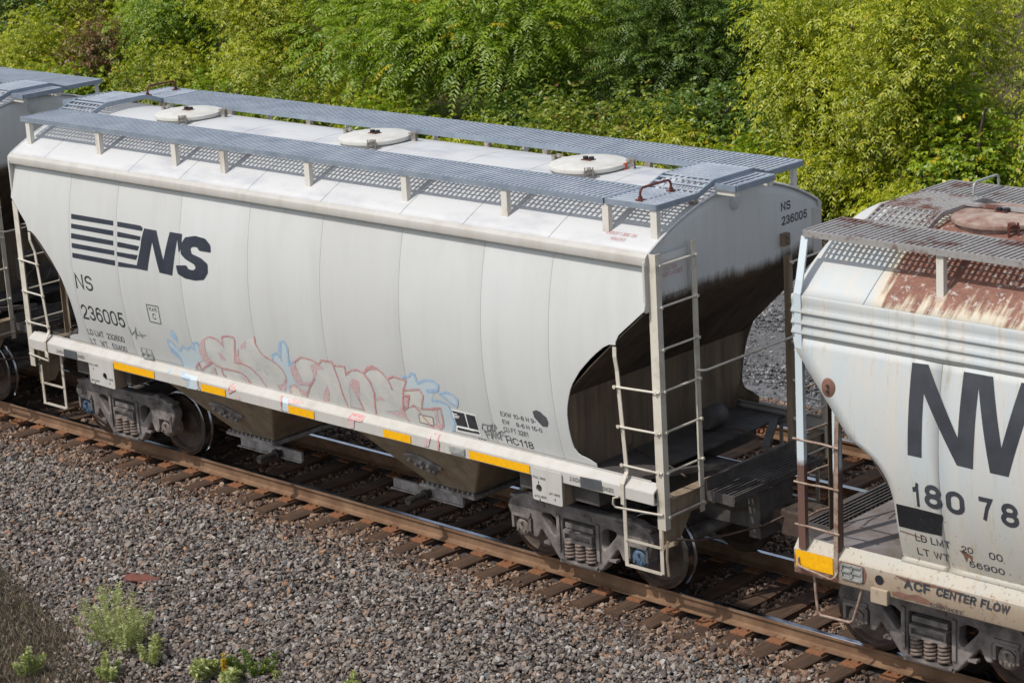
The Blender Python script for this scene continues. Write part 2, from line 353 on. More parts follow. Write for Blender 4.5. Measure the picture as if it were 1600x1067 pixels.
def round_loop(pts, r=.03, n=4):
    out = []; N = len(pts)
    for i in range(N):
        p0, p1, p2 = Vector(pts[i-1]), Vector(pts[i]), Vector(pts[(i+1) % N])
        a = p0-p1; b = p2-p1; rr = min(r, a.length*.45, b.length*.45); A = p1+a.normalized()*rr; B = p1+b.normalized()*rr
        for k in range(n+1):
            t = k/n; q = A*(1-t)**2+p1*2*t*(1-t)+B*t*t; out.append((q.x, q.y))
    return out
# ---- monoline lettering: centre lines in a box one cap height tall
def _arc(cx, cy, rx, ry, a0, a1, n=9): return [(cx+rx*math.cos(math.radians(a0+(a1-a0)*k/n)), cy+ry*math.sin(math.radians(a0+(a1-a0)*k/n))) for k in range(n+1)]
def _oval(w_): return _arc(w_/2,.70,w_/2,.30,0,180,8)+_arc(w_/2,.30,w_/2,.30,180,360,8)+[(w_,.70)]
GLYPH = {
 '0': (.56,[_oval(.56)]), '1': (.34,[[(.04,.76),(.20,.80),(.28,1.0)],[(.28,1),(.28,0)]]),
 '2': (.55,[_arc(.275,.72,.265,.28,170,-30,9)+[(.40,.42),(.10,.16),(.01,0)],[(.01,0),(.55,0)]]),
 '3': (.55,[_arc(.26,.745,.25,.255,160,-90,9),_arc(.265,.255,.275,.255,90,-165,10)]),
 '4': (.58,[[(.44,0),(.44,1),(.0,.28),(.58,.28)]]), '5': (.55,[[(.50,1),(.10,1),(.04,.50)],_arc(.27,.32,.275,.32,145,-160,12)]),
 '6': (.56,[_arc(.30,.70,.27,.30,35,150,7)+[(.0,.42)]+[],_arc(.28,.31,.28,.31,0,360,16),[(.005,.5),(.0,.30)]]),
 '7': (.54,[[(0,1),(.54,1),(.34,.55),(.20,0)]]), '8': (.56,[_arc(.28,.755,.245,.245,0,360,16),_arc(.28,.27,.28,.27,0,360,16)]),
 '9': (.56,[_arc(.28,.69,.28,.31,0,360,16),[(.56,.69),(.55,.45)],_arc(.26,.30,.29,.30,30,-150,7)]),
 'A': (.66,[[(0,0),(.33,1),(.66,0)],[(.13,.36),(.53,.36)]]), 'C': (.66,[_arc(.35,.66,.34,.34,20,180,9)+_arc(.35,.34,.34,.34,180,340,9)]),
 'D': (.62,[[(0,0),(0,1),(.25,1)]+_arc(.25,.62,.37,.38,90,0,6)+_arc(.25,.38,.37,.38,0,-90,6)+[(0,0)]]),
 'E': (.52,[[(.52,1),(0,1),(0,0),(.52,0)],[(0,.52),(.47,.52)]]), 'F': (.50,[[(.50,1),(0,1),(0,0)],[(0,.52),(.43,.52)]]),
 'H': (.60,[[(0,0),(0,1)],[(.60,0),(.60,1)],[(0,.52),(.60,.52)]]), 'I': (.02,[[(0.01,0),(0.01,1)]]), 'J': (.44,[[(.44,1),(.44,.26)]+_arc(.22,.24,.22,.24,0,-180,8)]),
 'K': (.60,[[(0,0),(0,1)],[(.58,1),(.02,.40)],[(.22,.60),(.60,0)]]), 'L': (.48,[[(0,1),(0,0),(.48,0)]]), 'M': (.74,[[(0,0),(0,1),(.37,.05),(.74,1),(.74,0)]]),
 'N': (.60,[[(0,0),(0,1),(.60,0),(.60,1)]]), 'O': (.70,[_oval(.70)]), 'P': (.56,[[(0,0),(0,1),(.30,1)]+_arc(.30,.74,.26,.26,90,-90,8)+[(0,.48)]]),
 'R': (.60,[[(0,0),(0,1),(.32,1)]+_arc(.32,.755,.25,.245,90,-90,8)+[(0,.51)],[(.34,.50),(.58,0)]]),
 'S': (.58,[_arc(.29,.755,.27,.245,25,235,10)+_arc(.30,.27,.275,.27,60,-160,11)]), 'T': (.60,[[(0,1),(.60,1)],[(.30,1),(.30,0)]]),
 'U': (.60,[[(0,1),(0,.30)]+_arc(.30,.30,.30,.30,180,360,9)+[(.60,1)]]), 'W': (.88,[[(0,1),(.22,0),(.44,.92),(.66,0),(.88,1)]]), 'X': (.62,[[(0,1),(.62,0)],[(.62,1),(0,0)]]), '-': (.28,[[(0,.40),(.28,.40)]]), ' ': (.14,[])}
def stroke_strip(P, t):
    """one mitred strip along a polyline; returns verts and quads"""
    P = [Vector(p) for k, p in enumerate(P) if k == 0 or (Vector(p)-Vector(P[k-1])).length > 1e-4]; N = len(P); vs = []; closed = (P[0]-P[-1]).length < 1e-3
    for i, p in enumerate(P):
        a = (P[i]-P[i-1]) if i > 0 else ((P[-1]-P[-2]) if closed else P[1]-P[0]); b = (P[i+1]-P[i]) if i < N-1 else ((P[1]-P[0]) if closed else P[-1]-P[-2])
        a.normalize(); b.normalize(); na = Vector((-a.y, a.x)); nb = Vector((-b.y, b.x)); m = na+nb
        if m.length < .2: m = na
        m.normalize(); k = min(1/max(m.dot(na), .35), 2.2); q = p
        if not closed and i == 0: q = p-b*t*.5
        if not closed and i == N-1: q = p+a*t*.5
        vs += [q+m*(t/2*k), q-m*(t/2*k)]
    return vs, [(2*i, 2*i+1, 2*i+3, 2*i+2) for i in range(N-1)]
def text_geo(s, t):
    out = []; x = 0
    for ch in s:
        w_, st = GLYPH[ch]
        for li, P in enumerate(st):
            P = [(x+t/2+a, t/2+b*(1-t)) for a, b in P]; vs, fs = stroke_strip(P, t); out.append((vs, fs, li))
        x += w_+t+.13
    return out, x-.13
# side profiles: y at height z (near side is negative y)
def prof_side(z): return -(1.635-.125*(z-2.78)**2)
def prof1(z):
    if z >= 1.55: return prof_side(z)
    return float(np.interp(z, [1.335, 1.47, 1.485, 1.55], [-1.565, -1.565, -1.552, prof_side(1.55)]))
def prof2(z):
    if z >= 1.36: return -(1.588-.125*(z-2.65)**2)
    return float(np.interp(z, [1.0, 1.25, 1.36], [-1.52, -1.52, -1.43]))
def drape(bm, prof, off, dx, cuts):
    """bm holds flat geometry in x,z: cut it at heights, lay it on the curved side"""
    for zc in cuts:
        bmesh.ops.bisect_plane(bm, geom=bm.verts[:]+bm.edges[:]+bm.faces[:], plane_co=(0,0,zc), plane_no=(0,0,1))
    for v in bm.verts: v.co = (v.co.x-dx, prof(v.co.z)-off, v.co.z)
def decal(name, mat, polys, prof, off, dx, parent):
    bm = bmesh.new(); cuts = set()
    for p in polys:
        vs = [bm.verts.new((x, 0, z)) for x, z in p]
        try: bm.faces.new(vs)
        except ValueError: continue
    bm.normal_update(); bmesh.ops.triangulate(bm, faces=bm.faces[:])
    zs = [v.co.z for v in bm.verts]; lo, hi = min(zs), max(zs)
    cuts = [z for z in list(np.arange(1.6, 4, .08))+[1.47, 1.485, 1.55, 1.25, 1.36] if lo+.002 < z < hi-.002]
    drape(bm, prof, off, dx, cuts); bmesh.ops.recalc_face_normals(bm, faces=bm.faces[:])
    me = bpy.data.meshes.new(name); bm.to_mesh(me); bm.free(); return link(name, me, mat, parent)
def ribbon_polys(path, wd):
    out = []; P = [Vector(p) for p in path]
    for a, b in zip(P, P[1:]):
        d = b-a; L = d.length
        if L < 1e-4: continue
        n = max(1, int(L/.06)); d.normalize(); s = Vector((-d.y, d.x))
        for k in range(n):
            u = a+d*(L*k/n-wd*.25); v = a+d*(L*(k+1)/n+wd*.25); w1 = wd*(.8+.4*random.random())/2; w2 = wd*(.8+.4*random.random())/2
            out.append([tuple(u+s*w1), tuple(v+s*w2), tuple(v-s*w2), tuple(u-s*w1)])
    return out
def letters(name, s, bl, br, tl, prof, off, dx, parent, mat='lettering', bold=.13, shear=0., mapper=None):
    geo, W_ = text_geo(s, bold); wd = br[0]-bl[0]; ht = tl[1]-bl[1]; z0 = bl[1]*.5+br[1]*.5; bm = bmesh.new()
    for vs, fs, li in geo:
        B = [bm.verts.new((bl[0]+(v.x+shear*v.y)/W_*wd, li*.00035, z0+v.y*ht)) for v in vs]
        for f in fs: bm.faces.new([B[i] for i in f])
    if not mapper:
        zs = [v.co.z for v in bm.verts]
        for zc in [z for z in list(np.arange(1.6, 4, .08))+[1.47, 1.485, 1.55, 1.25, 1.36] if min(zs)+.002 < z < max(zs)-.002]:
            bmesh.ops.bisect_plane(bm, geom=bm.verts[:]+bm.edges[:]+bm.faces[:], plane_co=(0,0,zc), plane_no=(0,0,1))
        for v in bm.verts: v.co = (v.co.x-dx, prof(v.co.z)-off-v.co.y, v.co.z)
    else:
        for v in bm.verts:
            p = mapper(v.co.x, v.co.z); l = v.co.y; v.co = (p[0]+(l if mapper.__name__ == 'on_end' else 0), p[1]-(l if mapper.__name__ == 'on_side' else 0), p[2]+(l if mapper.__name__ == 'on_roof' else 0))
    m2 = bpy.data.meshes.new(name); bm.to_mesh(m2); bm.free(); return link(name, m2, mat, parent)
def roof_z(y): return 4.53-.195*y*y
def wob(path, amp): return [(x+random.uniform(-amp, amp), y+random.uniform(-amp, amp), z+random.uniform(-amp, amp)) for x, y, z in path]
# traced outlines: x, z on the car sides in metres
FILLS={"silver":[[[-1.719,2.058],[-1.597,2.118],[-1.466,2.11],[-1.356,2.046],[-1.327,2.155],[-1.108,2.195],[-1.095,2.157],[-1.202,1.825],[-1.075,1.835],[-0.925,1.802],[-0.793,1.695],[-0.693,1.547],[-0.983,1.536],[-1.065,1.635],[-1.154,1.691],[-1.333,1.696],[-1.533,1.697],[-1.649,1.738],[-1.723,1.797],[-1.754,1.923]],[[-1.041,2.051],[-0.912,2.072],[-0.873,2.192],[-0.693,2.254],[-0.697,2.186],[-0.651,2.102],[-0.578,2.034],[-0.363,1.967],[-0.264,1.892],[-0.24,1.792],[-0.334,1.681],[-0.484,1.631],[-0.438,1.538],[-0.675,1.541],[-0.793,1.695],[-0.925,1.802],[-1.075,1.835],[-1.096,1.926]],[[-1.921,1.593],[-1.685,1.731],[-1.557,1.681],[-1.514,1.537],[-1.677,1.534],[-1.706,1.582],[-1.823,1.586],[-1.893,1.541]],[[-1.478,1.671],[-1.208,1.682],[-1.083,1.632],[-0.983,1.536],[-1.263,1.527],[-1.484,1.525]],[[0.029,2.059],[0.152,2.13],[0.321,2.13],[0.456,2.096],[0.303,2.049],[0.311,1.892],[0.234,1.81],[0.076,1.782],[0.024,1.911]],[[0.534,2.154],[0.717,2.162],[0.735,2.021],[0.77,1.859],[0.792,1.576],[0.825,1.541],[0.051,1.538],[0.11,1.66],[0.318,1.87],[0.385,1.95],[0.403,2.004],[0.558,2.036],[0.454,2.091]],[[0.764,2.115],[0.925,2.131],[0.931,2.027],[1.044,2.107],[1.155,2.131],[1.265,2.106],[1.352,2.006],[1.375,1.855],[1.272,1.551],[1.08,1.55],[1.084,1.597],[1.049,1.727],[0.949,1.902],[0.894,1.676],[0.825,1.541],[0.792,1.576],[0.775,1.916]],[[1.285,2.122],[1.413,2.194],[1.538,2.21],[1.607,2.167],[1.682,2.099],[1.733,2.138],[1.79,2.153],[1.995,2.133],[1.918,1.999],[1.825,1.757],[1.737,1.699],[1.501,1.644],[1.807,1.608],[1.895,1.547],[1.286,1.55],[1.335,1.739],[1.376,1.851],[1.368,2.035]],[[1.929,1.991],[2.195,2.053],[2.243,1.992],[2.164,1.805],[2.046,1.824],[1.926,1.781],[1.993,1.942],[1.909,1.927]],[[1.837,1.718],[2.044,1.819],[2.232,1.585],[1.895,1.547]],[[2.169,1.801],[2.373,1.828],[2.358,1.641],[2.227,1.605],[2.125,1.751]]],"red":[[[-1.879,1.95],[-1.768,2.062],[-1.626,2.131],[-1.597,2.118],[-1.719,2.058],[-1.762,1.945],[-1.755,1.839],[-1.691,1.754],[-1.826,1.683],[-1.894,1.756],[-1.912,1.849]],[[-1.525,1.907],[-1.451,1.925],[-1.373,1.832],[-1.475,1.827]],[[-1.398,2.115],[-1.319,2.179],[-1.364,2.045],[-1.391,2.087]],[[-1.133,2.001],[-1.059,2.048],[-1.096,1.926],[-1.061,1.849],[-1.202,1.825]],[[-0.873,2.192],[-0.99,2.105],[-1.015,2.055],[-0.912,2.072]],[[-0.484,1.631],[-0.337,1.675],[-0.242,1.768],[-0.308,1.615],[-0.398,1.543]],[[-0.672,1.828],[-0.636,1.816],[-0.585,1.767],[-0.613,1.756]],[[-1.782,1.599],[-1.707,1.667],[-1.699,1.614]],[[-1.199,1.629],[-1.059,1.612],[-0.976,1.537],[-1.085,1.559]],[[-1.358,1.454],[-1.207,1.468],[-1.331,1.408]],[[-1.238,1.362],[-1.157,1.409],[-1.115,1.355]],[[-0.112,1.945],[0.008,2.044],[0.005,1.987],[0.024,1.911],[0.062,1.768],[-0.004,1.721],[-0.067,1.756],[-0.114,1.875]],[[0.305,2.054],[0.451,2.079],[0.558,2.036],[0.403,2.004],[0.385,1.95],[0.318,1.87],[0.316,1.949]],[[0.051,1.777],[0.25,1.812],[0.164,1.751],[0.016,1.73]],[[-0.273,1.59],[-0.213,1.672],[-0.131,1.716],[-0.06,1.699],[-0.019,1.648],[0.077,1.654],[0.038,1.536],[-0.014,1.53],[-0.264,1.539]],[[0.523,1.826],[0.524,1.712],[0.476,1.599],[0.416,1.545],[0.359,1.577],[0.393,1.653]],[[0.953,1.914],[1.005,1.978],[1.087,2.004],[1.15,1.97],[1.122,1.865],[1.057,1.729],[0.99,1.808]],[[0.906,1.455],[1.02,1.47],[1.0,1.36],[0.917,1.35]],[[-0.261,1.527],[0.043,1.533],[0.073,1.506],[-0.179,1.475]],[[1.374,1.809],[1.492,1.836],[1.557,1.791],[1.445,1.781],[1.354,1.753]],[[1.623,1.947],[1.693,1.836],[1.651,1.87]],[[1.489,1.631],[1.728,1.676],[1.782,1.749],[1.831,1.738],[1.845,1.636],[1.895,1.547],[1.807,1.608]],[[2.378,1.845],[2.434,1.86],[2.404,1.66],[2.479,1.654],[2.388,1.569],[2.285,1.549],[2.237,1.596],[2.369,1.638]],[[1.888,1.902],[1.993,1.921],[1.914,1.784],[1.843,1.771]],[[2.204,1.364],[2.262,1.475],[2.306,1.502],[2.326,1.477],[2.283,1.369]]],"blue":[[[-2.523,1.936],[-2.448,1.906],[-2.396,1.866],[-2.327,1.805],[-2.228,1.893],[-2.169,1.849],[-2.043,1.923],[-1.966,1.989],[-1.898,1.988],[-1.889,1.925],[-1.902,1.815],[-1.881,1.746],[-2.036,1.671],[-2.119,1.559],[-1.985,1.499],[-1.941,1.39],[-1.998,1.346],[-2.171,1.34],[-2.136,1.471],[-2.251,1.474],[-2.374,1.526],[-2.357,1.616],[-2.412,1.681],[-2.513,1.762]],[[-0.374,1.538],[-0.284,1.541],[-0.174,1.467],[-0.195,1.365],[-0.306,1.362],[-0.291,1.478]],[[-0.417,1.992],[-0.413,2.05],[-0.314,2.112],[-0.245,2.032],[-0.232,2.226],[-0.151,2.294],[-0.085,2.249],[-0.101,2.09],[-0.12,1.985],[-0.046,2.02],[-0.118,1.905],[-0.098,1.793],[-0.07,1.729],[-0.225,1.677],[-0.284,1.541],[-0.374,1.538],[-0.308,1.615],[-0.232,1.793],[-0.264,1.892],[-0.363,1.967]],[[2.032,2.199],[2.129,2.25],[2.183,2.205],[2.206,2.14],[2.309,2.192],[2.443,2.215],[2.55,2.179],[2.516,2.095],[2.424,2.039],[2.396,1.944],[2.502,1.953],[2.624,1.935],[2.669,1.873],[2.661,1.812],[2.693,1.716],[2.629,1.611],[2.527,1.543],[2.372,1.543],[2.479,1.654],[2.496,1.872],[2.38,1.85],[2.171,1.806],[2.249,1.993],[2.198,2.061],[1.949,2.015],[2.004,2.115]],[[2.545,2.06],[2.659,2.105],[2.755,2.088],[2.818,2.04],[2.811,1.989],[2.779,1.944],[2.711,1.971],[2.635,2.017]]],"bluedark":[[[-2.531,1.856],[-2.438,1.811],[-2.355,1.727],[-2.341,1.631],[-2.4,1.67],[-2.516,1.755]],[[-2.4,2.092],[-2.347,2.094],[-2.309,2.035],[-2.302,1.923],[-2.349,1.934],[-2.438,2.015]],[[-2.688,1.54],[-2.639,1.58],[-2.536,1.592],[-2.5,1.528],[-2.541,1.499],[-2.593,1.476],[-2.587,1.514],[-2.642,1.52]],[[-0.232,2.226],[-0.152,2.288],[-0.229,2.035],[-0.25,2.065]],[[2.333,2.082],[2.531,2.127],[2.497,2.072],[2.385,2.037],[2.321,2.041]]],"black":[[[2.693,1.874],[2.883,1.874],[2.888,1.693],[2.71,1.687]],[[2.908,1.874],[3.056,1.873],[3.06,1.691],[2.906,1.692]],[[2.705,1.661],[3.056,1.668],[3.054,1.635],[2.695,1.624]],[[3.011,1.577],[3.036,1.582],[3.029,1.562],[3.004,1.557]],[[3.056,1.578],[3.081,1.583],[3.073,1.563],[3.048,1.558]],[[3.105,1.58],[3.13,1.585],[3.122,1.565],[3.097,1.56]]],"logo":[[[-4.312,3.425],[-3.389,3.432],[-3.386,3.37],[-4.31,3.358]],[[-4.31,3.295],[-3.385,3.304],[-3.386,3.238],[-4.311,3.233]],[[-4.313,3.167],[-3.388,3.171],[-3.391,3.108],[-4.318,3.096]],[[-4.313,3.034],[-3.374,3.043],[-3.379,2.98],[-4.31,2.968]],[[-4.312,2.9],[-3.372,2.91],[-3.381,2.841],[-4.316,2.833]],[[-3.302,3.434],[-2.809,3.435],[-2.763,3.412],[-2.776,3.37],[-3.3,3.37]],[[-3.299,3.303],[-2.805,3.296],[-2.82,3.244],[-3.299,3.238]],[[-3.301,3.17],[-2.837,3.166],[-2.871,3.104],[-3.304,3.105]],[[-3.319,3.034],[-2.875,3.043],[-2.917,2.977],[-3.315,2.979]],[[-3.305,2.903],[-2.903,2.906],[-2.924,2.861],[-3.313,2.84]],[[-2.733,3.41],[-2.479,3.411],[-2.342,3.043],[-2.205,3.424],[-1.958,3.427],[-1.971,3.246],[-2.021,3.185],[-2.051,3.356],[-2.177,2.866],[-2.436,2.87],[-2.565,3.259],[-2.691,2.862],[-2.924,2.861],[-2.882,2.966],[-2.814,3.145],[-2.79,3.26]],[[-1.381,3.259],[-1.617,3.256],[-1.646,3.294],[-1.732,3.293],[-1.789,3.268],[-1.761,3.198],[-1.575,3.166],[-1.449,3.108],[-1.448,2.998],[-1.537,2.894],[-1.713,2.861],[-1.915,2.863],[-2.056,2.901],[-2.089,3.009],[-1.869,3.037],[-1.843,2.994],[-1.743,2.988],[-1.683,3.023],[-1.708,3.066],[-1.893,3.117],[-1.984,3.171],[-1.971,3.301],[-1.893,3.392],[-1.693,3.433],[-1.493,3.42],[-1.391,3.351]]],"white":[[[2.668,1.901],[3.073,1.896],[3.072,1.616],[2.66,1.604]]],"cream":[[[-0.213,1.637],[-0.145,1.684],[-0.076,1.661],[-0.048,1.584],[-0.049,1.541],[-0.199,1.546]],[[2.085,1.713],[2.321,1.716],[2.298,1.603],[2.064,1.605]]],"yellow":[[[-3.814,1.427],[-2.867,1.454],[-2.885,1.345],[-3.817,1.327]],[[-1.886,1.449],[-1.408,1.468],[-1.423,1.354],[-1.888,1.345]],[[-0.187,1.448],[0.288,1.448],[0.276,1.347],[-0.188,1.34]],[[1.52,1.448],[1.99,1.445],[1.982,1.356],[1.52,1.343]],[[2.952,1.459],[3.908,1.456],[3.901,1.356],[2.964,1.352]]],"grime":[[[4.016,2.111],[4.076,2.137],[4.137,2.126],[4.176,2.096],[4.216,2.075],[4.233,2.012],[4.204,1.955],[4.13,1.948],[4.085,1.984],[4.026,2.039]],[[4.671,1.47],[4.975,1.482],[4.994,1.36],[4.669,1.347]],[[-4.864,1.454],[-4.574,1.46],[-4.57,1.35],[-4.87,1.342]]]}
STROKES={"red":[[[-1.595,2.124],[-1.464,2.116],[-1.358,2.04]],[[-1.349,2.163],[-1.241,2.191],[-1.108,2.195],[-1.095,2.157],[-1.206,1.837]],[[-1.691,1.754],[-1.624,1.718],[-1.5,1.697],[-1.312,1.705],[-1.166,1.701],[-1.059,1.648],[-0.976,1.537]],[[-1.208,1.83],[-1.057,1.838],[-0.908,1.805],[-0.787,1.708],[-0.699,1.55]],[[-0.681,2.267],[-0.697,2.186],[-0.653,2.096],[-0.58,2.028],[-0.365,1.961],[-0.267,1.886],[-0.242,1.78],[-0.272,1.716]],[[-1.976,1.54],[-1.988,1.631],[-1.993,1.691],[-2.075,1.628],[-2.112,1.548],[-2.006,1.528]],[[-1.945,1.614],[-1.758,1.719],[-1.691,1.754]],[[-1.539,1.684],[-1.547,1.598],[-1.484,1.525]],[[-1.679,1.672],[-1.688,1.585],[-1.657,1.533]],[[-1.345,1.477],[-1.319,1.513],[-1.213,1.477],[-1.33,1.419],[-1.345,1.477]],[[-0.394,1.536],[-0.32,1.474],[-0.323,1.354]],[[-1.964,1.466],[-1.964,1.409],[-1.927,1.364]],[[0.008,2.044],[0.152,2.13],[0.321,2.13],[0.47,2.093],[0.534,2.154],[0.717,2.162],[0.732,2.109],[0.775,1.916],[0.778,1.724],[0.813,1.539]],[[0.751,2.123],[0.935,2.138],[0.933,2.033],[1.044,2.107],[1.155,2.131],[1.265,2.106],[1.352,2.006],[1.375,1.855],[1.325,1.699],[1.302,1.54]],[[1.265,2.106],[1.363,2.198],[1.459,2.23],[1.53,2.21]],[[0.318,1.87],[0.171,1.729],[0.059,1.58]],[[1.057,1.729],[1.087,1.586],[1.09,1.543]],[[0.911,1.476],[0.926,1.516],[1.135,1.516],[1.142,1.483],[0.911,1.476]],[[1.285,2.122],[1.383,2.184],[1.524,2.208],[1.607,2.167],[1.69,2.08],[1.72,1.979]],[[1.274,2.085],[1.355,1.992],[1.38,1.862],[1.319,1.663],[1.293,1.551]],[[1.684,2.104],[1.79,2.153],[1.893,2.145],[2.002,2.134],[1.918,1.999],[1.87,1.869],[1.835,1.749]],[[1.925,2.0],[2.198,2.061],[2.249,1.993],[2.164,1.805],[2.374,1.834]],[[1.909,1.927],[2.0,1.943],[1.921,1.785],[1.827,1.726],[2.046,1.824],[2.157,1.695],[2.237,1.596],[2.311,1.549],[2.346,1.527]],[[2.38,1.85],[2.496,1.872],[2.49,1.738],[2.474,1.643],[2.395,1.57]],[[2.417,1.522],[2.465,1.446],[2.444,1.361]]],"blue":[[[-2.523,1.936],[-2.445,1.912],[-2.383,1.856],[-2.327,1.805],[-2.228,1.893],[-2.169,1.849],[-2.046,1.917],[-2.0,1.883],[-1.98,1.975],[-1.896,1.992],[-1.884,1.937]],[[-2.525,1.929],[-2.537,1.843],[-2.513,1.762],[-2.386,1.697],[-2.357,1.616],[-2.395,1.54],[-2.286,1.512]],[[-2.251,1.474],[-2.136,1.471],[-2.17,1.352]],[[-0.417,1.992],[-0.403,2.057],[-0.314,2.112],[-0.245,2.032],[-0.238,2.18],[-0.186,2.278],[-0.119,2.294],[-0.078,2.217],[-0.101,2.09],[-0.112,1.986],[-0.027,2.029]],[[1.953,2.17],[2.065,2.199],[2.114,2.242],[2.166,2.241],[2.18,2.165],[2.199,2.138],[2.309,2.192],[2.456,2.212],[2.542,2.173],[2.519,2.105],[2.339,2.059]],[[2.386,1.952],[2.529,1.958],[2.638,1.938],[2.669,1.873],[2.661,1.812],[2.693,1.716],[2.629,1.611]],[[2.545,2.06],[2.659,2.105],[2.755,2.088],[2.818,2.04],[2.811,1.989],[2.779,1.944],[2.711,1.971],[2.635,2.017],[2.545,2.06]]],"black":[],"thin":[[[2.085,1.713],[2.321,1.716],[2.298,1.603],[2.064,1.605],[2.085,1.713]],[[3.231,1.791],[3.155,1.792],[3.123,1.723],[3.173,1.702]],[[3.228,1.783],[3.292,1.802],[3.257,1.726],[3.209,1.725],[3.228,1.783]],[[3.317,1.823],[3.284,1.731],[3.318,1.738]],[[3.355,1.822],[3.372,1.787],[3.316,1.73],[3.355,1.822]],[[3.16,1.692],[3.179,1.609]],[[3.15,1.69],[3.265,1.72]],[[3.166,1.654],[3.23,1.674]],[[3.262,1.712],[3.246,1.623]],[[3.261,1.626],[3.293,1.718],[3.312,1.636],[3.343,1.728]],[[3.404,1.739],[3.35,1.69],[3.36,1.638],[3.402,1.677]],[[3.447,1.756],[3.401,1.731],[3.405,1.631]],[[3.414,1.741],[3.504,1.759],[3.407,1.694],[3.545,1.713]],[[-3.32,1.989],[-3.302,1.887],[-3.19,1.968],[-3.179,1.886]],[[-3.171,2.012],[-3.233,1.835]],[[-3.117,1.958],[-3.057,1.884],[-3.169,1.908],[-2.992,1.926]],[[-2.811,2.391],[-2.568,2.396],[-2.578,2.154],[-2.811,2.153],[-2.811,2.391]]]}
TEXT1=[["NS", [-4.326, 2.403], [-3.94, 2.406], [-4.311, 2.615]], ["236005", [-4.332, 1.96], [-3.391, 1.967], [-4.29, 2.177]], ["LD LMT  232600", [-4.334, 1.712], [-3.526, 1.745], [-4.321, 1.8]], ["LT   WT   53400", [-4.337, 1.573], [-3.544, 1.591], [-4.321, 1.659]], ["PLATE", [-2.775, 2.306], [-2.612, 2.316], [-2.77, 2.353]], ["C", [-2.729, 2.198], [-2.66, 2.196], [-2.723, 2.28]], ["EXW 10-8 H 9-", [3.491, 1.954], [4.035, 1.967], [3.493, 2.01]], ["EW    8-6 H 15-0", [3.494, 1.86], [4.104, 1.865], [3.495, 1.914]], ["CU FT 3281", [3.484, 1.755], [3.864, 1.764], [3.495, 1.818]], ["HC118", [3.482, 1.611], [3.903, 1.607], [3.495, 1.703]], ["2 INCH", [4.512, 1.389], [4.66, 1.395], [4.515, 1.439]], ["SHOES", [4.995, 1.371], [5.151, 1.378], [4.995, 1.419]], ["2 INCH", [-5.04, 1.376], [-4.879, 1.376], [-5.03, 1.425]], ["SHOES", [-4.555, 1.376], [-4.397, 1.38], [-4.547, 1.422]]]
CAR2={"logo":[[[8.977,2.542],[8.987,3.45],[9.168,3.457],[9.538,2.818],[9.561,3.452],[9.877,3.453],[10.013,2.808],[10.177,3.448],[10.347,3.444],[10.091,2.536],[9.892,2.538],[9.735,3.325],[9.707,2.537],[9.529,2.542],[9.144,3.178],[9.136,2.541]]],"black":[[[8.802,1.994],[9.066,1.993],[9.324,1.986],[9.333,1.974],[9.293,1.749],[9.051,1.743],[8.802,1.746]]],"yellow":[[[7.553,1.271],[8.017,1.272],[8.026,1.076],[7.56,1.058]]],"frame":[[[8.133,1.252],[8.379,1.252],[8.378,1.115],[8.132,1.114]]]}
TEXT2=[["1", [9.006, 2.013], [9.089, 2.021], [8.989, 2.264]], ["8", [9.142, 2.029], [9.34, 2.033], [9.164, 2.281]], ["0", [9.385, 2.024], [9.593, 2.031], [9.406, 2.265]], ["7", [9.755, 2.029], [9.9, 2.042], [9.735, 2.269]], ["8", [9.989, 2.015], [10.184, 2.03], [10.008, 2.261]], ["LD LMT", [8.975, 1.618], [9.37, 1.631], [8.985, 1.698]], ["20", [9.498, 1.627], [9.626, 1.624], [9.509, 1.697]], ["00", [9.805, 1.616], [9.953, 1.619], [9.818, 1.695]], ["LT WT", [8.97, 1.46], [9.338, 1.475], [8.976, 1.54]], ["56900", [9.56, 1.468], [9.951, 1.473], [9.563, 1.537]], ["ACF", [8.873, 1.125], [9.178, 1.132], [8.89, 1.224]], ["CENTER FLOW", [9.237, 1.132], [10.054, 1.134], [9.258, 1.223]], ["COMP SHOES", [9.177, 1.002], [9.539, 1.014], [9.177, 1.042]]]
# ------------------------------------------------------------------ ground, track beds, rails, ties
GY = [-400,-8,-5,-2.3,-1.9,6,7.4,13.5,15.5,30,60,400]; GZ = [-1.4,-1.15,-1.02,-.30,-.25,-.25,-.62,-.62,-.5,-.3,0,6]
def gz(y): return float(np.interp(y, GY, GZ))
def strip(name, mat, x0, x1, ys, off, nx=8):
    m = MB(); m.loft([[(x0+(x1-x0)*i/nx, y, gz(y)+off) for i in range(nx+1)] for y in ys]); return structure(m.build(name, mat))
strip('ground', 'soil', -400, 400, GY, -.05)
bed = strip('track_bed', 'ballast_fines', -120, 120, [-5.6,-5,-4,-3,-2.3,-1.9,0,2.35], -.035)
bed2 = strip('track_bed', 'ballast_fines', -120, 120, [2.35,4,6,6.8], -.035)
strip('gravel_road', 'road_gravel', -150, 150, [6.7,7.4,9,11,13.5,14.6], -.02)
RP = [(-.076,-.182),(.076,-.182),(.076,-.170),(.03,-.158),(.0085,-.145),(.0085,-.055),(.022,-.042),(.037,-.036),(.037,-.006),(.030,0),(-.030,0),(-.037,-.006),(-.037,-.036),(-.022,-.042),(-.0085,-.055),(-.0085,-.145),(-.03,-.158),(-.076,-.170)]
def rail(parent, y):
    m = MB(); n = len(RP); xs = [-120,-40]+[-30+i*.8 for i in range(76)]+[40,120]
    o = 0
    m.loft([[(x, y+a, b) for a, b in RP] for x in xs], True)
    k = 0
    for i in range(len(xs)-1):
        for j in range(n):
            if j in (8, 9, 10): m.mi[k] = 1
            k += 1
    return m.build('rail', ['rail_rust', 'rail_head'], parent)
TIE = []
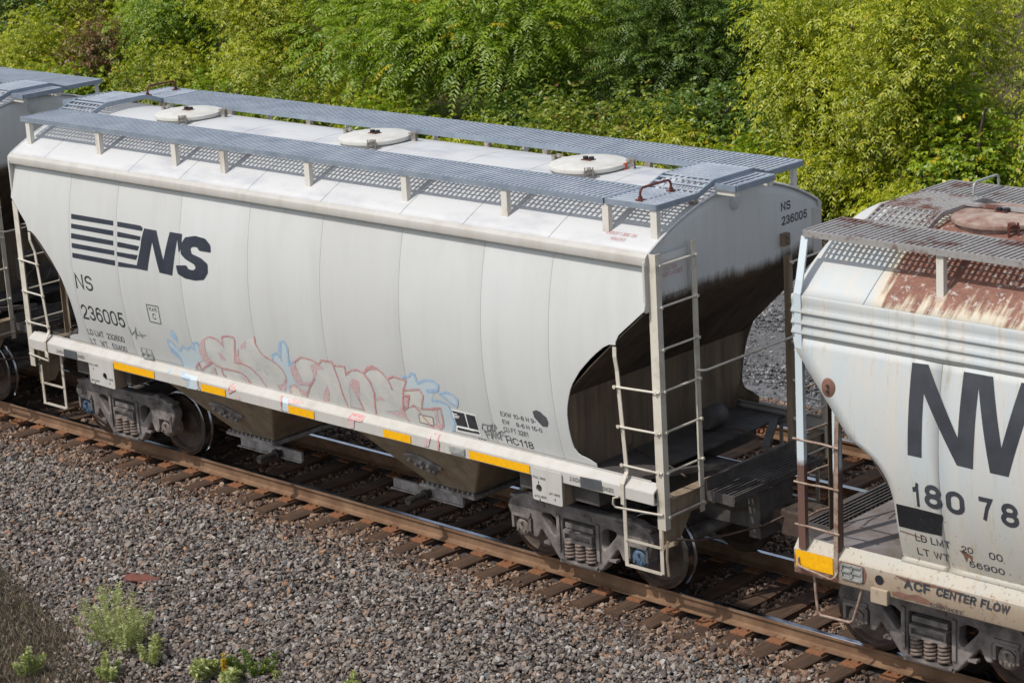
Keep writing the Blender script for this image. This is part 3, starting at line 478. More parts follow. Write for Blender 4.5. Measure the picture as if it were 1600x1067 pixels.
for k in range(4):
    m = MB(); w_ = .115; L = 1.33
    ys_ = np.linspace(-L, L, 12); rings = []
    for y in ys_:
        j = lambda a: random.uniform(-a, a)
        rings.append([(-w_+j(.006), y, -.38), (-w_+j(.007), y, -.215+j(.004)), (-w_+.02, y, -.203+j(.004)), (-.02+j(.03), y, -.203+j(.007)), (w_-.02, y, -.203+j(.004)), (w_+j(.007), y, -.215+j(.004)), (w_+j(.006), y, -.38)])
    m.loft(rings); m.add(rings[0], [tuple(range(7))]); m.add(rings[-1], [tuple(range(7))[::-1]])
    TIE.append(m.mesh('tie'))
m = MB(); m.box(-.1,.1,-.19,.19,-.203,-.182)
for sx in (-1,1):
    for sy in (-1,1):
        m.cyl((sx*.06, sy*.09, -.185), (sx*.06, sy*.09, -.158), .012, 6); m.cyl((sx*.055, sy*.15, -.185), (sx*.055, sy*.15, -.176), .012, 6)
        m.box(sx*.06-.013, sx*.06+.013, sy*.09-(.022 if sy>0 else .0), sy*.09+(.0 if sy>0 else .022), -.166, -.156)
PLATE = m.mesh('tie_plate')
TIES = []
def ties(parent, yc, xs):
    for x in xs:
        x += random.uniform(-.03, .03); o = link('tie', random.choice(TIE), 'tie_wood', parent, (x, yc+random.uniform(-.05,.05), random.uniform(-.008,.0)), (0,0,random.uniform(-.015,.015)))
        TIES.append((x, yc))
        for s in (-1, 1): link('tie_plate', PLATE, 'plate_rust', o, (0, s*.755, 0.001))
rail(bed, -.755); rail(bed, .755)
Y2 = 3.916
rail(bed2, Y2-.755); rail(bed2, Y2+.755)
ties(bed, 0, [-16.2+.5*i for i in range(60)])
ties(bed2, Y2, [-7+.5*i for i in range(36)])
for xj in (1.95,):
    m = MB()
    m.extrude_x([(-.012,-.145),(-.05,-.152),(-.055,-.135),(-.03,-.115),(-.03,-.075),(-.05,-.062),(-.048,-.046),(-.012,-.06)], xj-.45, xj+.45)
    for k in range(6): m.cyl((xj-.38+.152*k, -.03, -.097), (xj-.38+.152*k, -.085, -.097), .022, 6)
    m.build('joint_bar', 'plate_rust', bed2, loc=(0, Y2+.755, 0))
# ---- ballast stones: thousands of instanced angular rocks (stuff)
def rock_set(tag_, mat, n=9):
    col = bpy.data.collections.new('rocks_'+tag_)
    for i in range(n):
        r = random.Random(100+i); bm = bmesh.new()
        sx, sy, sz = r.uniform(.8,1.3), r.uniform(.6,1), r.uniform(.45,.8)
        for _ in range(11):
            v = Vector((r.gauss(0,1), r.gauss(0,1), r.gauss(0,1))).normalized()*r.uniform(.85,1.05); bm.verts.new((v.x*sx, v.y*sy, v.z*sz))
        res = bmesh.ops.convex_hull(bm, input=bm.verts[:]); 
        bmesh.ops.delete(bm, geom=[g for g in res['geom_interior'] if isinstance(g, bmesh.types.BMVert)], context='VERTS')
        me = bpy.data.meshes.new('rock'); bm.to_mesh(me); bm.free(); me.materials.append(MAT[mat]); o = bpy.data.objects.new('rock', me); col.objects.link(o)
    return col
def scatter(name, pts, scl, col, seed, label, cat):
    n = len(pts); me = bpy.data.meshes.new(name); me.vertices.add(n); me.vertices.foreach_set('co', np.asarray(pts, np.float32).ravel())
    a = me.attributes.new('scl', 'FLOAT', 'POINT'); a.data.foreach_set('value', np.asarray(scl, np.float32))
    rg = np.random.default_rng(seed); rot = np.stack([rg.normal(0,.45,n), rg.normal(0,.45,n), rg.uniform(0,6.283,n)], 1).astype(np.float32)
    a = me.attributes.new('rot', 'FLOAT_VECTOR', 'POINT'); a.data.foreach_set('vector', rot.ravel())
    o = bpy.data.objects.new(name, me); C.objects.link(o); o['kind'] = 'stuff'; o['label'] = label; o['category'] = cat
    g = bpy.data.node_groups.new('scatter_'+name, 'GeometryNodeTree')
    g.interface.new_socket('Geometry', in_out='INPUT', socket_type='NodeSocketGeometry'); g.interface.new_socket('Geometry', in_out='OUTPUT', socket_type='NodeSocketGeometry')
    N = g.nodes; gi = N.new('NodeGroupInput'); go = N.new('NodeGroupOutput'); ip = N.new('GeometryNodeInstanceOnPoints'); ci = N.new('GeometryNodeCollectionInfo')
    ci.inputs['Collection'].default_value = col; ci.inputs['Separate Children'].default_value = True; ci.inputs['Reset Children'].default_value = True
    ip.inputs['Pick Instance'].default_value = True
    s = N.new('GeometryNodeInputNamedAttribute'); s.data_type = 'FLOAT'; s.inputs['Name'].default_value = 'scl'
    r = N.new('GeometryNodeInputNamedAttribute'); r.data_type = 'FLOAT_VECTOR'; r.inputs['Name'].default_value = 'rot'
    g.links.new(gi.outputs[0], ip.inputs['Points']); g.links.new(ci.outputs[0], ip.inputs['Instance']); g.links.new(s.outputs['Attribute'], ip.inputs['Scale']); g.links.new(r.outputs['Attribute'], ip.inputs['Rotation']); g.links.new(ip.outputs[0], go.inputs[0])
    md = o.modifiers.new('scatter', 'NODES'); md.node_group = g; return o
def stone_points(x0, x1, y0, y1, dens, s0, s1, lift, seed, avoid=True):
    rg = np.random.default_rng(seed); n = int((x1-x0)*(y1-y0)*dens)
    x = rg.uniform(x0, x1, n); y = rg.uniform(y0, y1, n); s = s0+(s1-s0)*rg.beta(1.5, 3.8, n)
    z = np.interp(y, GY, GZ)+lift+rg.uniform(-.3, .7, n)*s+.02*np.sin(x*1.7+y*2.3)*np.sin(y*1.1-x*.6)
    k = np.ones(n, bool)
    if avoid:
        for yc in (0, Y2):
            for r in (-.755, .755): k &= np.abs(y-yc-r) > .10+s*.5
        tx = np.array([t[0] for t in TIES]); ty = np.array([t[1] for t in TIES])
        for yc in (0, Y2):
            T = np.sort(tx[ty == yc]); i = np.clip(np.searchsorted(T, x), 1, len(T)-1)
            d = np.minimum(np.abs(x-T[i]), np.abs(x-T[i-1])); ins = (np.abs(y-yc) < 1.20+.13*np.sin(x*5.3+np.sin(x*2.1)*2)) & (d < .115+s*.45)
            k &= ~ins
    return np.stack([x, y, z], 1)[k], s[k]
RK = rock_set('grey', 'stone'); RR = rock_set('rusty', 'stone_rusty', 6); RD = rock_set('dark', 'stone_dark', 6)
p, s = stone_points(-13, 12, -5.5, -1.0, 1050, .014, .066, 0, 1)
edge = p[:,1] > -4.9+.5*np.sin(p[:,0]*1.3)+np.random.default_rng(3).normal(0,.3,len(p))
near_weeds = (p[:,0] < -1.0-.9*(p[:,1]+4.0)*-1*.0) & (p[:,1] < -3.9-.25*(p[:,0]+3.3))
rusted = (np.random.default_rng(14).random(len(p)) < np.clip((p[:,1]+1.95)/.75, 0, .92)); RUSTP, RUSTS = p[rusted], s[rusted]
keep = edge & ~rusted & ~(near_weeds & (np.random.default_rng(4).random(len(p)) < .88))
scatter('ballast_stones', p[keep], s[keep], RK, 5, 'grey and pinkish crushed stone ballast on the slope before the train', 'ballast')
p, s = stone_points(-14, 13, -1.0, 2.4, 560, .020, .054, -.01, 2); p = np.concatenate([p, RUSTP]); s = np.concatenate([s, RUSTS])
scatter('ballast_stones', p, s, RR, 6, 'brown rust stained ballast between the ties under the train', 'ballast')
p, s = stone_points(-6, 12, 2.4, 6.6, 420, .020, .052, -.01, 8)
scatter('ballast_stones', p, s, RR, 7, 'rust stained ballast of the empty second track behind the train', 'ballast')
p, s = stone_points(-12, 8, 6.2, 14.2, 150, .012, .050, -.01, 9, False)
p2_, s2_ = stone_points(-12, 8, 7.6, 8.5, 300, .02, .06, 0, 10, False); p3_, s3_ = stone_points(-12, 8, 10.2, 11.2, 300, .02, .06, 0, 12, False)
scatter('road_stones', np.concatenate([p, p2_, p3_]), np.concatenate([s, s2_, s3_]), RD, 9, 'loose dark gravel on the access road behind the second track', 'gravel')
# ------------------------------------------------------------------ wheel truck (bogie), built once and shared
def mirror(l): return [(-x, z) for x, z in l[::-1]]
HALF = [(-.23,.165),(-.33,.185),(-.585,.50),(-.65,.37),(-.725,.37),(-.725,.58),(-.76,.61),(-1.0,.61),(-1.035,.47),(-1.06,.56),(-1.115,.68),(-1.085,.755),(-1.0,.825),(-.876,.873),(-.738,.885),(-.25,.865)]
OUT = round_loop(HALF+mirror(HALF), .03, 3)
WIN = round_loop([(-.56,.695),(-.435,.71),(-.345,.66),(-.335,.52),(-.375,.445),(-.43,.50),(-.565,.655)], .03, 3)
SPR = round_loop([(-.25,.70),(.25,.70),(.26,.20),(-.26,.20)], .02, 3)
FRAME = curve_mesh([OUT, WIN, [(-x, z) for x, z in WIN], SPR], .15, .022)
bm = bmesh.new(); bm.from_mesh(FRAME)
for v in bm.verts: v.co = (v.co.x, -v.co.z, v.co.y)
# bulged lower chord and pads on the top chord
def bm_box(x0, x1, y0, y1, z0, z1):
    vs = [bm.verts.new(p) for p in ((x0,y0,z0),(x1,y0,z0),(x1,y1,z0),(x0,y1,z0),(x0,y0,z1),(x1,y0,z1),(x1,y1,z1),(x0,y1,z1))]
    for f in ((0,3,2,1),(4,5,6,7),(0,1,5,4),(1,2,6,5),(2,3,7,6),(3,0,4,7)): bm.faces.new([vs[i] for i in f])
for sg in (-1, 1):
    bm_box(sg*.30-.022, sg*.30+.022, -.098, .09, .30, .74)                      # column guides
    bm_box(sg*.889-.15, sg*.889+.15, -.092, .08, .62, .66)                      # pedestal roof rib
    bm_box(sg*.62-.10, sg*.62+.10, -.084, .0, .775, .835); bm_box(sg*.50-.05, sg*.50+.05, -.082, .0, .33, .36)
    for k in range(4): bm_box(sg*.70+.03*k-.008, sg*.70+.03*k+.008, -.088, -.07, .79, .82)   # cast figures
    bm_box(sg*1.0-.07, sg*1.0+.07, -.06, .06, .80, .838); bm_box(sg*.72-.06, sg*.72+.06, -.05, .05, .872, .90)
bm_box(-.20, .20, -.083, .0, .76, .80); bm_box(-.30, .30, -.09, .08, .165, .185)
bmesh.ops.recalc_face_normals(bm, faces=bm.faces[:]); bm.to_mesh(FRAME); bm.free(); smooth_mesh(FRAME, 50)
WPROF = [(.0,-.03),(.10,-.03),(.13,.0),(.15,.03),(.35,.055),(.385,.0),(.472,.0),(.482,.010),(.480,.024),(.462,.038),(.458,.046),(.452,.138),(.443,.145),(.388,.145),(.374,.125),(.36,.078),(.17,.062),(.145,.085),(.12,.105),(.0,.105)]
WHEEL = MB().lathe([(r, -a) for r, a in WPROF], 'y', 48, [0]*6+[1]*7+[0]*6).mesh('wheel', 40)
AX = MB().cyl((0,-.72,0),(0,.72,0),.085,16).mesh('axle', 40)
def helix(r, wr, z0, z1, turns, n=14):
    return [(r*math.cos(2*math.pi*t/n), r*math.sin(2*math.pi*t/n), z0+(z1-z0)*t/(turns*n)) for t in range(int(turns*n)+1)]
SPRING = MB().tube(helix(.058, .016, .225, .435, 5), .020, 7).mesh('spring', 60)
m = MB(); m.lathe([(.0,-.085),(.085,-.085),(.098,-.075),(.10,-.05),(.118,-.045),(.12,.0),(.122,.13)], 'y', 24)
m.lathe([(.0,-.094),(.028,-.092),(.03,-.084)], 'y', 10)
for k in range(3):
    a = math.pi/2+k*2.094; m.cyl((.058*math.cos(a),-.08,.058*math.sin(a)),(.058*math.cos(a),-.112,.058*math.sin(a)),.017,6)
CAP = m.mesh('bearing_cap', 40)
m = MB(); m.box(-.135,.135,-.10,.07,.135,.165); m.box(-.15,-.115,-.09,.06,-.02,.14); m.box(.115,.15,-.09,.06,-.02,.14)
ADP = m.mesh('bearing_adapter')
m = MB(); m.box(-.2,.2,-.96,.96,.44,.74); m.box(-.22,.22,-1.16,1.16,.44,.475); m.box(-.22,.22,-1.17,1.17,.545,.58); m.box(-.21,.21,-1.13,1.13,.60,.66)
for s in (-1, 1):
    for x in (-.21,.20): m.box(x-.012,x+.012,min(s*1.10,s*1.165),max(s*1.10,s*1.165),.475,.545)
    m.box(-.22,.22,min(s*1.0,s*1.10),max(s*1.0,s*1.10),.475,.545); m.box(-.28,.28,min(s*.99,s*1.17),max(s*.99,s*1.17),.19,.215)
m.box(-.62,-.56,-.95,.95,.40,.56); m.box(.56,.62,-.95,.95,.40,.56); m.cyl((0,0,.7),(0,0,1.02),.22,20)
for x in (-.45,.45):
    for y in (-.72,.72): m.box(x-.06,x+.06,y-.10,y+.10,.28,.62)
BOLSTER = m.mesh('truck')
def make_truck(parent, x, caps=('cap_grey','cap_grey')):
    t = link('truck', BOLSTER, 'truck_steel', parent, (x, 0, 0))
    for s in (-1, 1):
        link('side_frame', FRAME, 'truck_steel', t, (0, s*1.06, 0), (0, 0, 0 if s < 0 else math.pi))
        for k, dx in enumerate((-.889, .889)):
            link('wheel', WHEEL, ['wheel_plate','wheel_tread'], t, (dx, s*.68, .4572), (0, 0, 0 if s < 0 else math.pi))
            me = CAP.copy(); me.materials.clear(); link('bearing_cap', me, caps[k] if s < 0 else 'cap_grey', t, (dx, s*1.055, .4572), (0, 0, 0 if s < 0 else math.pi))
            link('bearing_adapter', ADP, 'truck_steel', t, (dx, s*1.06, .4572), (0, 0, 0 if s < 0 else math.pi))
        for dx in (-.162, 0, .162): link('spring', SPRING, 'spring_steel', t, (dx, s*1.105, 0))
    for dx in (-.889, .889): link('axle', AX, 'truck_steel', t, (dx, 0, .4572))
    return t
# ------------------------------------------------------------------ shared car pieces
def grating(x0, x1, y0, y1, zt, pitch=.076, bw=.034, h=.010, ly=8, zf=None):
    m = MB(); n = int((x1-x0)/pitch); zf = zf or (lambda y: zt)
    ysx = np.linspace(y0, y1, 2) if zf(y0) == zf(y1) == zf((y0+y1)/2) else np.linspace(y0, y1, 13)
    for i in range(n):
        x = x0+(i+.5)*(x1-x0)/n
        for a, b in zip(ysx, ysx[1:]): m.bar((x, a, zf(a)-h/2), (x, b, zf(b)-h/2), bw, h)
    for y in np.linspace(y0, y1, ly): m.bar((x0, y, zf(y)-.022), (x1, y, zf(y)-.022), .018, .010)
    return m
def running_board(parent, x0, x1, y0, y1, z, mats=('galv_edge','galvanised'), pitch=.076):
    m = MB()
    for y in (y0, y1): m.box(x0, x1, y-.012, y+.012, z-.06, z+.004)
    for x in (x0, x1): m.box(x-.012, x+.012, y0+.013, y1-.013, z-.06, z+.004)
    o = m.build('running_board', mats[0], parent)
    grating(x0+.015, x1-.015, y0+.02, y1-.02, z, pitch).build('grating', mats[1], o, kind='stuff')
    return o
def post(parent, x, y, zr, zt, yin, mat='post_white', wd=.088):
    m = MB(); s = 1 if yin > y else -1
    m.box(x-wd/2, x+wd/2, y-.006, y+.006, zr, zt); m.box(x-wd/2, x+wd/2, min(y+s*.007, yin), max(y+s*.007, yin), zt-.012, zt)
    m.box(x+wd/2-.012, x+wd/2, min(y+s*.007,y+s*.06), max(y+s*.007,y+s*.06), zr+.006, zt-.013)
    m.box(x-wd/2, x+wd/2+.02, min(y-.02*s, y+s*.10), max(y-.02*s, y+s*.10), zr-.02, zr+.005)
    m.cyl((x, y+s*.02, zt), (x, y+s*.02, zt+.03), .012, 6)
    return m.build('board_post', mat, parent)
def rungs_ladder(parent, name, a, b, zs, mat, rung_mat, r=.012):
    pass
def grab(parent, name, pts, r, mat):
    return MB().tube(pts, r, 7).build(name, mat, parent, smooth=60)
def arc3(p, q, out, n=5, rad=.06):
    """handle: from p out along 'out' and back to q with rounded corners"""
    p, q, out = Vector(p), Vector(q), Vector(out); L = out.length; rad = min(rad, L*.9); d = (q-p).normalized(); o = out.normalized()
    c1 = p+out-o*rad+d*rad; pts = [p]
    for k in range(n+1):
        t = math.pi/2*k/n; pts.append(c1-d*rad*math.cos(t)+o*rad*math.sin(t))
    c2 = q+out-o*rad-d*rad
    for k in range(n+1):
        t = math.pi/2*k/n; pts.append(c2+d*rad*math.sin(t)+o*rad*math.cos(t))
    pts.append(q); return pts
def hatch(parent, x, y, z, r, mats=('hatch_white','galv_cast')):
    m = MB(); m.lathe([(r-.04,-.14),(r-.04,-.03),(r-.05,-.02)], 'z', 40)
    m.lathe([(r,-.055),(r+.004,-.03),(r,-.012),(r-.03,.0),(r*.5,.014),(0,.02)], 'z', 48)
    o = m.build('roof_hatch', mats[0], parent, smooth=45, loc=(x, y, z))
    for k, a in enumerate((math.radians(-48), math.radians(28), math.radians(178))):
        l = MB(); c, s = math.cos(a), math.sin(a); px, py = (r+.06)*c, (r+.06)*s; tx, ty = -s, c
        for q in (-.045, .045): l.bar((px+tx*q, py+ty*q, -.13), (px+tx*q, py+ty*q, .03), .05, .016, (tx, ty, 0))
        l.cyl((px-tx*.06, py-ty*.06, -.02), (px+tx*.06, py+ty*.06, -.02), .016, 8); l.bar((px*.86, py*.86, .012), (px*1.05, py*1.05, .012), .05, .02)
        l.box(px-.06, px+.06, py-.06, py+.06, -.15, -.12); l.build('latch', mats[1], o)
    k = MB(); k.bar((-.07,0,.02),(.07,0,.02),.11,.012); k.build('hatch_pad', 'red_iron', o)
    k = MB(); k.cyl((-.04,0,.02),(-.04,0,.055),.032,10); k.cyl((.04,.01,.02),(.04,.01,.055),.032,10); k.build('hatch_knob', 'black_rubber', o)
    return o
ZROW = sorted(set([1.545]+[round(z, 3) for z in np.arange(1.6, 3.97, .08)]+[3.97]))
CUTZ = [1.545, 1.60, 1.64, 1.685, 1.76, 1.873, 2.0, 2.147, 2.27, 2.386, 2.523, 2.713, 2.866, 3.015, 3.05, 3.08, 3.081, 3.163, 3.335, 3.49, 3.491, 4.2]
CUTX = [4.83, 4.83, 4.82, 4.60, 4.545, 4.53, 4.53, 4.54, 4.565, 4.605, 4.66, 4.80, 4.95, 5.12, 5.18, 5.24, 5.325, 5.325, 5.52, 5.695, 5.705, 5.705]
def cutx(z): return float(np.interp(z, CUTZ, CUTX))
SEAM = [-4.36, -3.33, -2.01, -.68, .65, 2.01, 3.33, 4.36]
def sheet(rows, mat, parent, s):
    """side plate: paint outside, grime inside"""
    m = MB().loft(rows); me = m.mesh('side_panel', 30, False)
    if me.polygons[0].normal.y*s < 0: me.flip_normals()
    o = link('side_panel', me, [mat, 'grime'], parent); md = o.modifiers.new('solid', 'SOLIDIFY'); md.thickness = .010; md.offset = 0; md.material_offset = 1; md.material_offset_rim = 0; return o
def side_panels(parent, s):
    zr = sorted(set(ZROW+[1.62,1.66,1.7,1.75,1.8,3.03,3.05,3.08,3.085,3.49,3.495]))
    ed = [None]+SEAM+[None]
    for i in range(len(ed)-1):
        rows = []
        for z in zr:
            a = -cutx(z) if ed[i] is None else ed[i]+.002; b = cutx(z) if ed[i+1] is None else ed[i+1]-.002
            fl = ed[i] is None; fr_ = ed[i+1] is None
            xs_ = [a, a+.006]+[a+(b-a)*k/6 for k in range(1,6)]+[b-.006, b]
            rows.append([(x, -s*(prof_side(z)+(.003 if (k == 0 and not fl) or (k == 8 and not fr_) else 0)), z) for k, x in enumerate(xs_)])
        sheet(rows, 'car_grey', parent, s)
    for x in SEAM:                                                     # dirty weld bead sunk in each joint
        MB().loft([[(x-.006, -s*(prof_side(z)+.0025), z), (x+.006, -s*(prof_side(z)+.0025), z)] for z in ZROW]).build('weld_seam', 'post_white', parent)
def ladder_corner(car, sx, sy, full):
    """corner post, side stile and end stile with their rungs; sx, sy pick the corner"""
    P = lambda x, y, z: (sx*x, sy*y, z)
    xp, yp = 5.757, 1.485; ztop = 4.10 if full else 3.42
    def bx(m, x0, x1, y0, y1, z0, z1): m.box(min(sx*x0,sx*x1), max(sx*x0,sx*x1), min(sy*y0,sy*y1), max(sy*y0,sy*y1), z0, z1)
    m = MB(); bx(m, xp-.055, xp+.055, yp, yp+.012, 1.05, ztop); bx(m, xp+.043, xp+.055, yp-.075, yp-.001, 1.05, ztop)
    lad = m.build('corner_ladder', 'ladder_paint', car)
    m = MB(); m.bar(P(5.30,1.618,3.06), P(5.30,1.62,2.95), .05, .012, (0,1,0)); m.bar(P(5.30,1.62,2.95), P(5.285,1.575,2.78), .05, .012, (0,1,0)); m.bar(P(5.285,1.575,2.78), P(5.285,1.49,1.62), .05, .012, (0,1,0)); m.bar(P(5.285,1.49,1.62), P(5.285,1.575,1.50), .05, .012, (0,1,0)); m.bar(P(5.285,1.578,1.50), P(5.285,1.578,1.27), .05, .012, (0,1,0))
    m.build('stile', 'ladder_paint', lad)
    m = MB(); y0 = .84
    bx(m, xp+.03, xp+.042, y0-.035, y0+.035, 1.08, 4.12 if full else 3.6); bx(m, xp-.03, xp+.029, y0-.035, y0-.025, 1.08, 4.12 if full else 3.6)
    m.build('stile', 'ladder_paint' if full else 'hopper_paint', lad)
    for z in (2.60, 2.145, 1.70):
        yy = np.interp(z, [1.62, 2.78], [1.49, 1.575]); rm = MB(); rm.tube([P(5.22, yy+.02, z), P(5.80, yp+.02, z)], .0125, 7)
        for e in (P(5.25, yy+.02, z), P(xp, yp+.02, z)): rm.cyl(e, (e[0], e[1]+sy*.022, e[2]), .02, 6)
        rm.build('rung', 'ladder_paint', lad, smooth=50)
    grab(lad, 'rung', [P(5.25,1.60,1.36), P(5.19,1.62,1.34), P(5.18,1.62,1.27), P(5.20,1.60,1.23), P(5.79,1.51,1.23)], .0135, 'ladder_paint')
    zz = [1.19, 1.69, 2.145, 2.60, 3.06, 3.52]+([3.97] if full else [])
    for z in zz:
        rm = MB(); rm.tube([P(xp+.05, yp-.02, z), P(xp+.05, y0, z)], .0125, 7); rm.cyl(P(xp+.04, y0, z), P(xp+.08, y0, z), .02, 6); rm.cyl(P(xp+.04, yp-.05, z), P(xp+.08, yp-.05, z), .02, 6)
        rm.build('rung', 'ladder_paint', lad, smooth=50)
    # stirrup step under the sill
    m = MB(); xs0, xs1, ysx = 5.17, 5.68, 1.42
    for x, zt in ((xs0, 1.34), (xs1, 1.06)): m.bar(P(x, ysx, zt), P(x, ysx, .50), .05, .012, (0,1,0))
    m.bar(P(xs0-.006, ysx, .50), P(xs1+.006, ysx, .50), .05, .014, (0,0,1)); m.bar(P(xs0, ysx, .80), P(xs1, ysx, .80), .045, .012, (0,0,1))
    m.build('stirrup_step', 'ladder_paint', lad)
    return lad
# ------------------------------------------------------------------ the grey covered hopper
G_CARS = 'covered hopper cars of the train'
car = empty('covered_hopper_car', (0,0,0), 'grey covered hopper car with stripe logo and pink blue graffiti, whole in view', 'rail car', G_CARS)
for s in (-1, 1): side_panels(car, s)
# roof plates between the eaves
RS = [-5.705, -4.95, -3.1, -2.05, -.72, .62, 1.98, 3.0, 4.30, 5.705]
for a, b in zip(RS, RS[1:]):
    ysx = np.linspace(-1.50, 1.50, 31)
    MB().loft([[(a+.003, y, roof_z(y)-.002) for y in ysx], [(a+.015, y, roof_z(y)) for y in ysx], [(b-.015, y, roof_z(y)) for y in ysx], [(b-.003, y, roof_z(y)-.002) for y in ysx]]).build('roof_panel', 'car_roof', car, smooth=40, solid=.008)
for s in (-1, 1):
    pr = [(1.452,3.945),(1.538,3.968),(1.548,3.976),(1.551,3.988),(1.550,4.052),(1.546,4.066),(1.505,4.103),(1.495,4.106),(1.49,4.09),(1.50,4.02),(1.455,3.97)]
    MB().extrude_x([(s*y, z) for y, z in pr], -5.72, 5.72).build('side_plate', 'car_sill', car, smooth=18)
    sl_ = [(1.452,1.556),(1.545,1.492),(1.558,1.482),(1.565,1.468),(1.565,1.343),(1.557,1.335),(1.40,1.335),(1.40,1.35),(1.545,1.352),(1.548,1.46),(1.53,1.476),(1.44,1.54)]
    MB().extrude_x([(s*y, z) for y, z in sl_], -5.70, 5.715).build('side_sill', 'car_sill', car, smooth=18)
    m = MB(); m.box(-5.6, 5.6, min(s*1.448,s*1.462), max(s*1.448,s*1.462), 1.556, 1.568); m.build('sill_bead', 'car_sill', car)
for e in (-1, 1):
    # end sheet: arched top, flat bottom edge
    ysx = np.linspace(-1.535, 1.535, 33); zb = 3.46
    top = [(e*5.69, y, min(roof_z(y)-.012, 4.06 if abs(y) > 1.5 else 9)) for y in ysx]
    rows = [[(e*5.69, y, zb+(p[2]-zb)*k/8) for y, p in zip(ysx, top)] for k in range(9)]
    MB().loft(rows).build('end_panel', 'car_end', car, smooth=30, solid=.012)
    # rim along the arch
    m = MB(); m.tube([(e*5.708, y, roof_z(y)+.002) for y in np.linspace(-1.5, 1.5, 31)], .016, 6); m.build('roof_rim', 'car_roof', car, smooth=60)
    # sloping hopper end and its folds
    sl2 = [(5.684,3.46),(5.3,3.11),(4.95,2.79),(4.40,2.25),(3.9,1.87),(3.3,1.42)]
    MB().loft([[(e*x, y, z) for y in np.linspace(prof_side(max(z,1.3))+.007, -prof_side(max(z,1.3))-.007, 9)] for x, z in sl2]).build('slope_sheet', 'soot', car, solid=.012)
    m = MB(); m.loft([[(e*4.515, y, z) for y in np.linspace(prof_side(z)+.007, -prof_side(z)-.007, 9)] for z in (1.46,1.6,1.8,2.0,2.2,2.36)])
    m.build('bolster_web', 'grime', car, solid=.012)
    m = MB(); m.box(min(e*4.44,e*5.22), max(e*4.44,e*5.22), -1.44, 1.44, 1.44, 1.46); m.box(min(e*3.6,e*4.8), max(e*3.6,e*4.8), -1.42, 1.42, 1.10, 1.34); m.build('bolster_deck', 'deck_dark', car)
    # draft sill, end beam, crossover platform, coupler
    m = MB(); m.box(min(e*.0,e*6.12), max(e*.0,e*6.12), -.20, .20, .72, 1.30); m.box(min(e*6.0,e*6.16), max(e*6.0,e*6.16), -.30, .30, .66, 1.20); m.build('centre_sill', 'deck_dark', car)
    m = MB(); m.box(min(e*5.66,e*5.76), max(e*5.66,e*5.76), -1.44, 1.44, 1.12, 1.36); m.box(min(e*5.66,e*5.80), max(e*5.66,e*5.80), -1.44, 1.44, 1.361, 1.375)
    m.add([(e*5.70,-1.43,1.1),(e*5.70,-1.43,.78),(e*5.70,-1.2,.78),(e*5.70,-.95,1.1),(e*5.72,-1.43,1.1),(e*5.72,-1.43,.78),(e*5.72,-1.2,.78),(e*5.72,-.95,1.1)],[(0,1,2,3),(7,6,5,4),(0,4,5,1),(1,5,6,2),(2,6,7,3),(3,7,4,0)])
    m.build('end_beam', 'hopper_paint', car)
    m = MB(); m.box(min(e*5.83,e*6.20), max(e*5.83,e*6.20), -.80, -.775, 1.20, 1.31); m.box(min(e*5.83,e*6.20), max(e*5.83,e*6.20), .775, .80, 1.20, 1.31); m.box(min(e*5.80,e*5.83), max(e*5.80,e*5.83), -.80, .80, 1.22, 1.44); m.box(min(e*6.19,e*6.21), max(e*6.19,e*6.21), -.80, .80, 1.24, 1.315)
    pf = m.build('end_platform', 'deck_dark', car)
    grating(min(e*5.84,e*6.18), max(e*5.84,e*6.18), -.77, .77, 1.31, .05, .02, .03, 22).build('grating', 'deck_dark', pf, kind='stuff')
    m = MB(); m.box(min(e*6.12,e*6.36), max(e*6.12,e*6.36), -.075, .075, .79, .94)
    kn = [(6.34,-.17),(6.46,-.20),(6.66,-.17),(6.72,-.06),(6.62,-.02),(6.56,.03),(6.62,.10),(6.74,.13),(6.74,.21),(6.52,.22),(6.36,.13)]
    n = len(kn); m.add([(e*x, e*y, .72) for x, y in kn]+[(e*x, e*y, 1.02) for x, y in kn], [tuple(range(n)), tuple(range(2*n-1, n-1, -1))]+[(i, (i+1)%n, n+(i+1)%n, n+i) for i in range(n)])
    m.build('coupler', 'coupler_steel', car, bevel=.02)
    u = -e
    grab(car, 'brake_pipe', [(e*5.2,-.55,1.12),(e*5.6,-.5,1.05),(e*5.9,-.42,.98),(e*6.2,.28,.92)], .02, 'coupler_steel')
    grab(car, 'brake_rod', [(e*4.6,.62,1.50),(e*5.2,.62,1.50),(e*5.62,.58,1.46)], .016, 'coupler_steel'); grab(car, 'brake_rod', [(e*4.6,-.55,1.49),(e*5.1,-.7,1.49),(e*5.62,-.9,1.46)], .014, 'coupler_steel')
    for q in (-1, 1): MB().bar((e*5.24,q*1.2,1.47),(e*5.75,q*.35,1.47),.09,.05).build('diagonal_brace', 'deck_dark', car)
    m = MB(); m.lathe([(.0,-.16),(.11,-.16),(.13,-.13),(.13,.13),(.11,.16),(.0,.16)], 'y', 16); m.build('air_reservoir', 'deck_dark', car, loc=(e*4.85, .55, 1.62), smooth=40)
    m = MB(); m.lathe([(.0,.02),(.085,.02),(.10,.0),(.10,-.06)], 'x', 16); m.build('drain_pipe', 'grime', car, loc=(e*4.53, -.62, 1.62), smooth=40, rot=(0, 0, 0 if e > 0 else math.pi))
    grab(car, 'uncoupling_rod', [(e*5.80,u*1.38,.92),(e*5.86,u*1.36,.93),(e*5.92,u*1.1,.84),(e*6.0,u*.7,.80),(e*6.25,u*.35,.86),(e*6.40,u*.16,.95)], .014, 'coupler_steel')
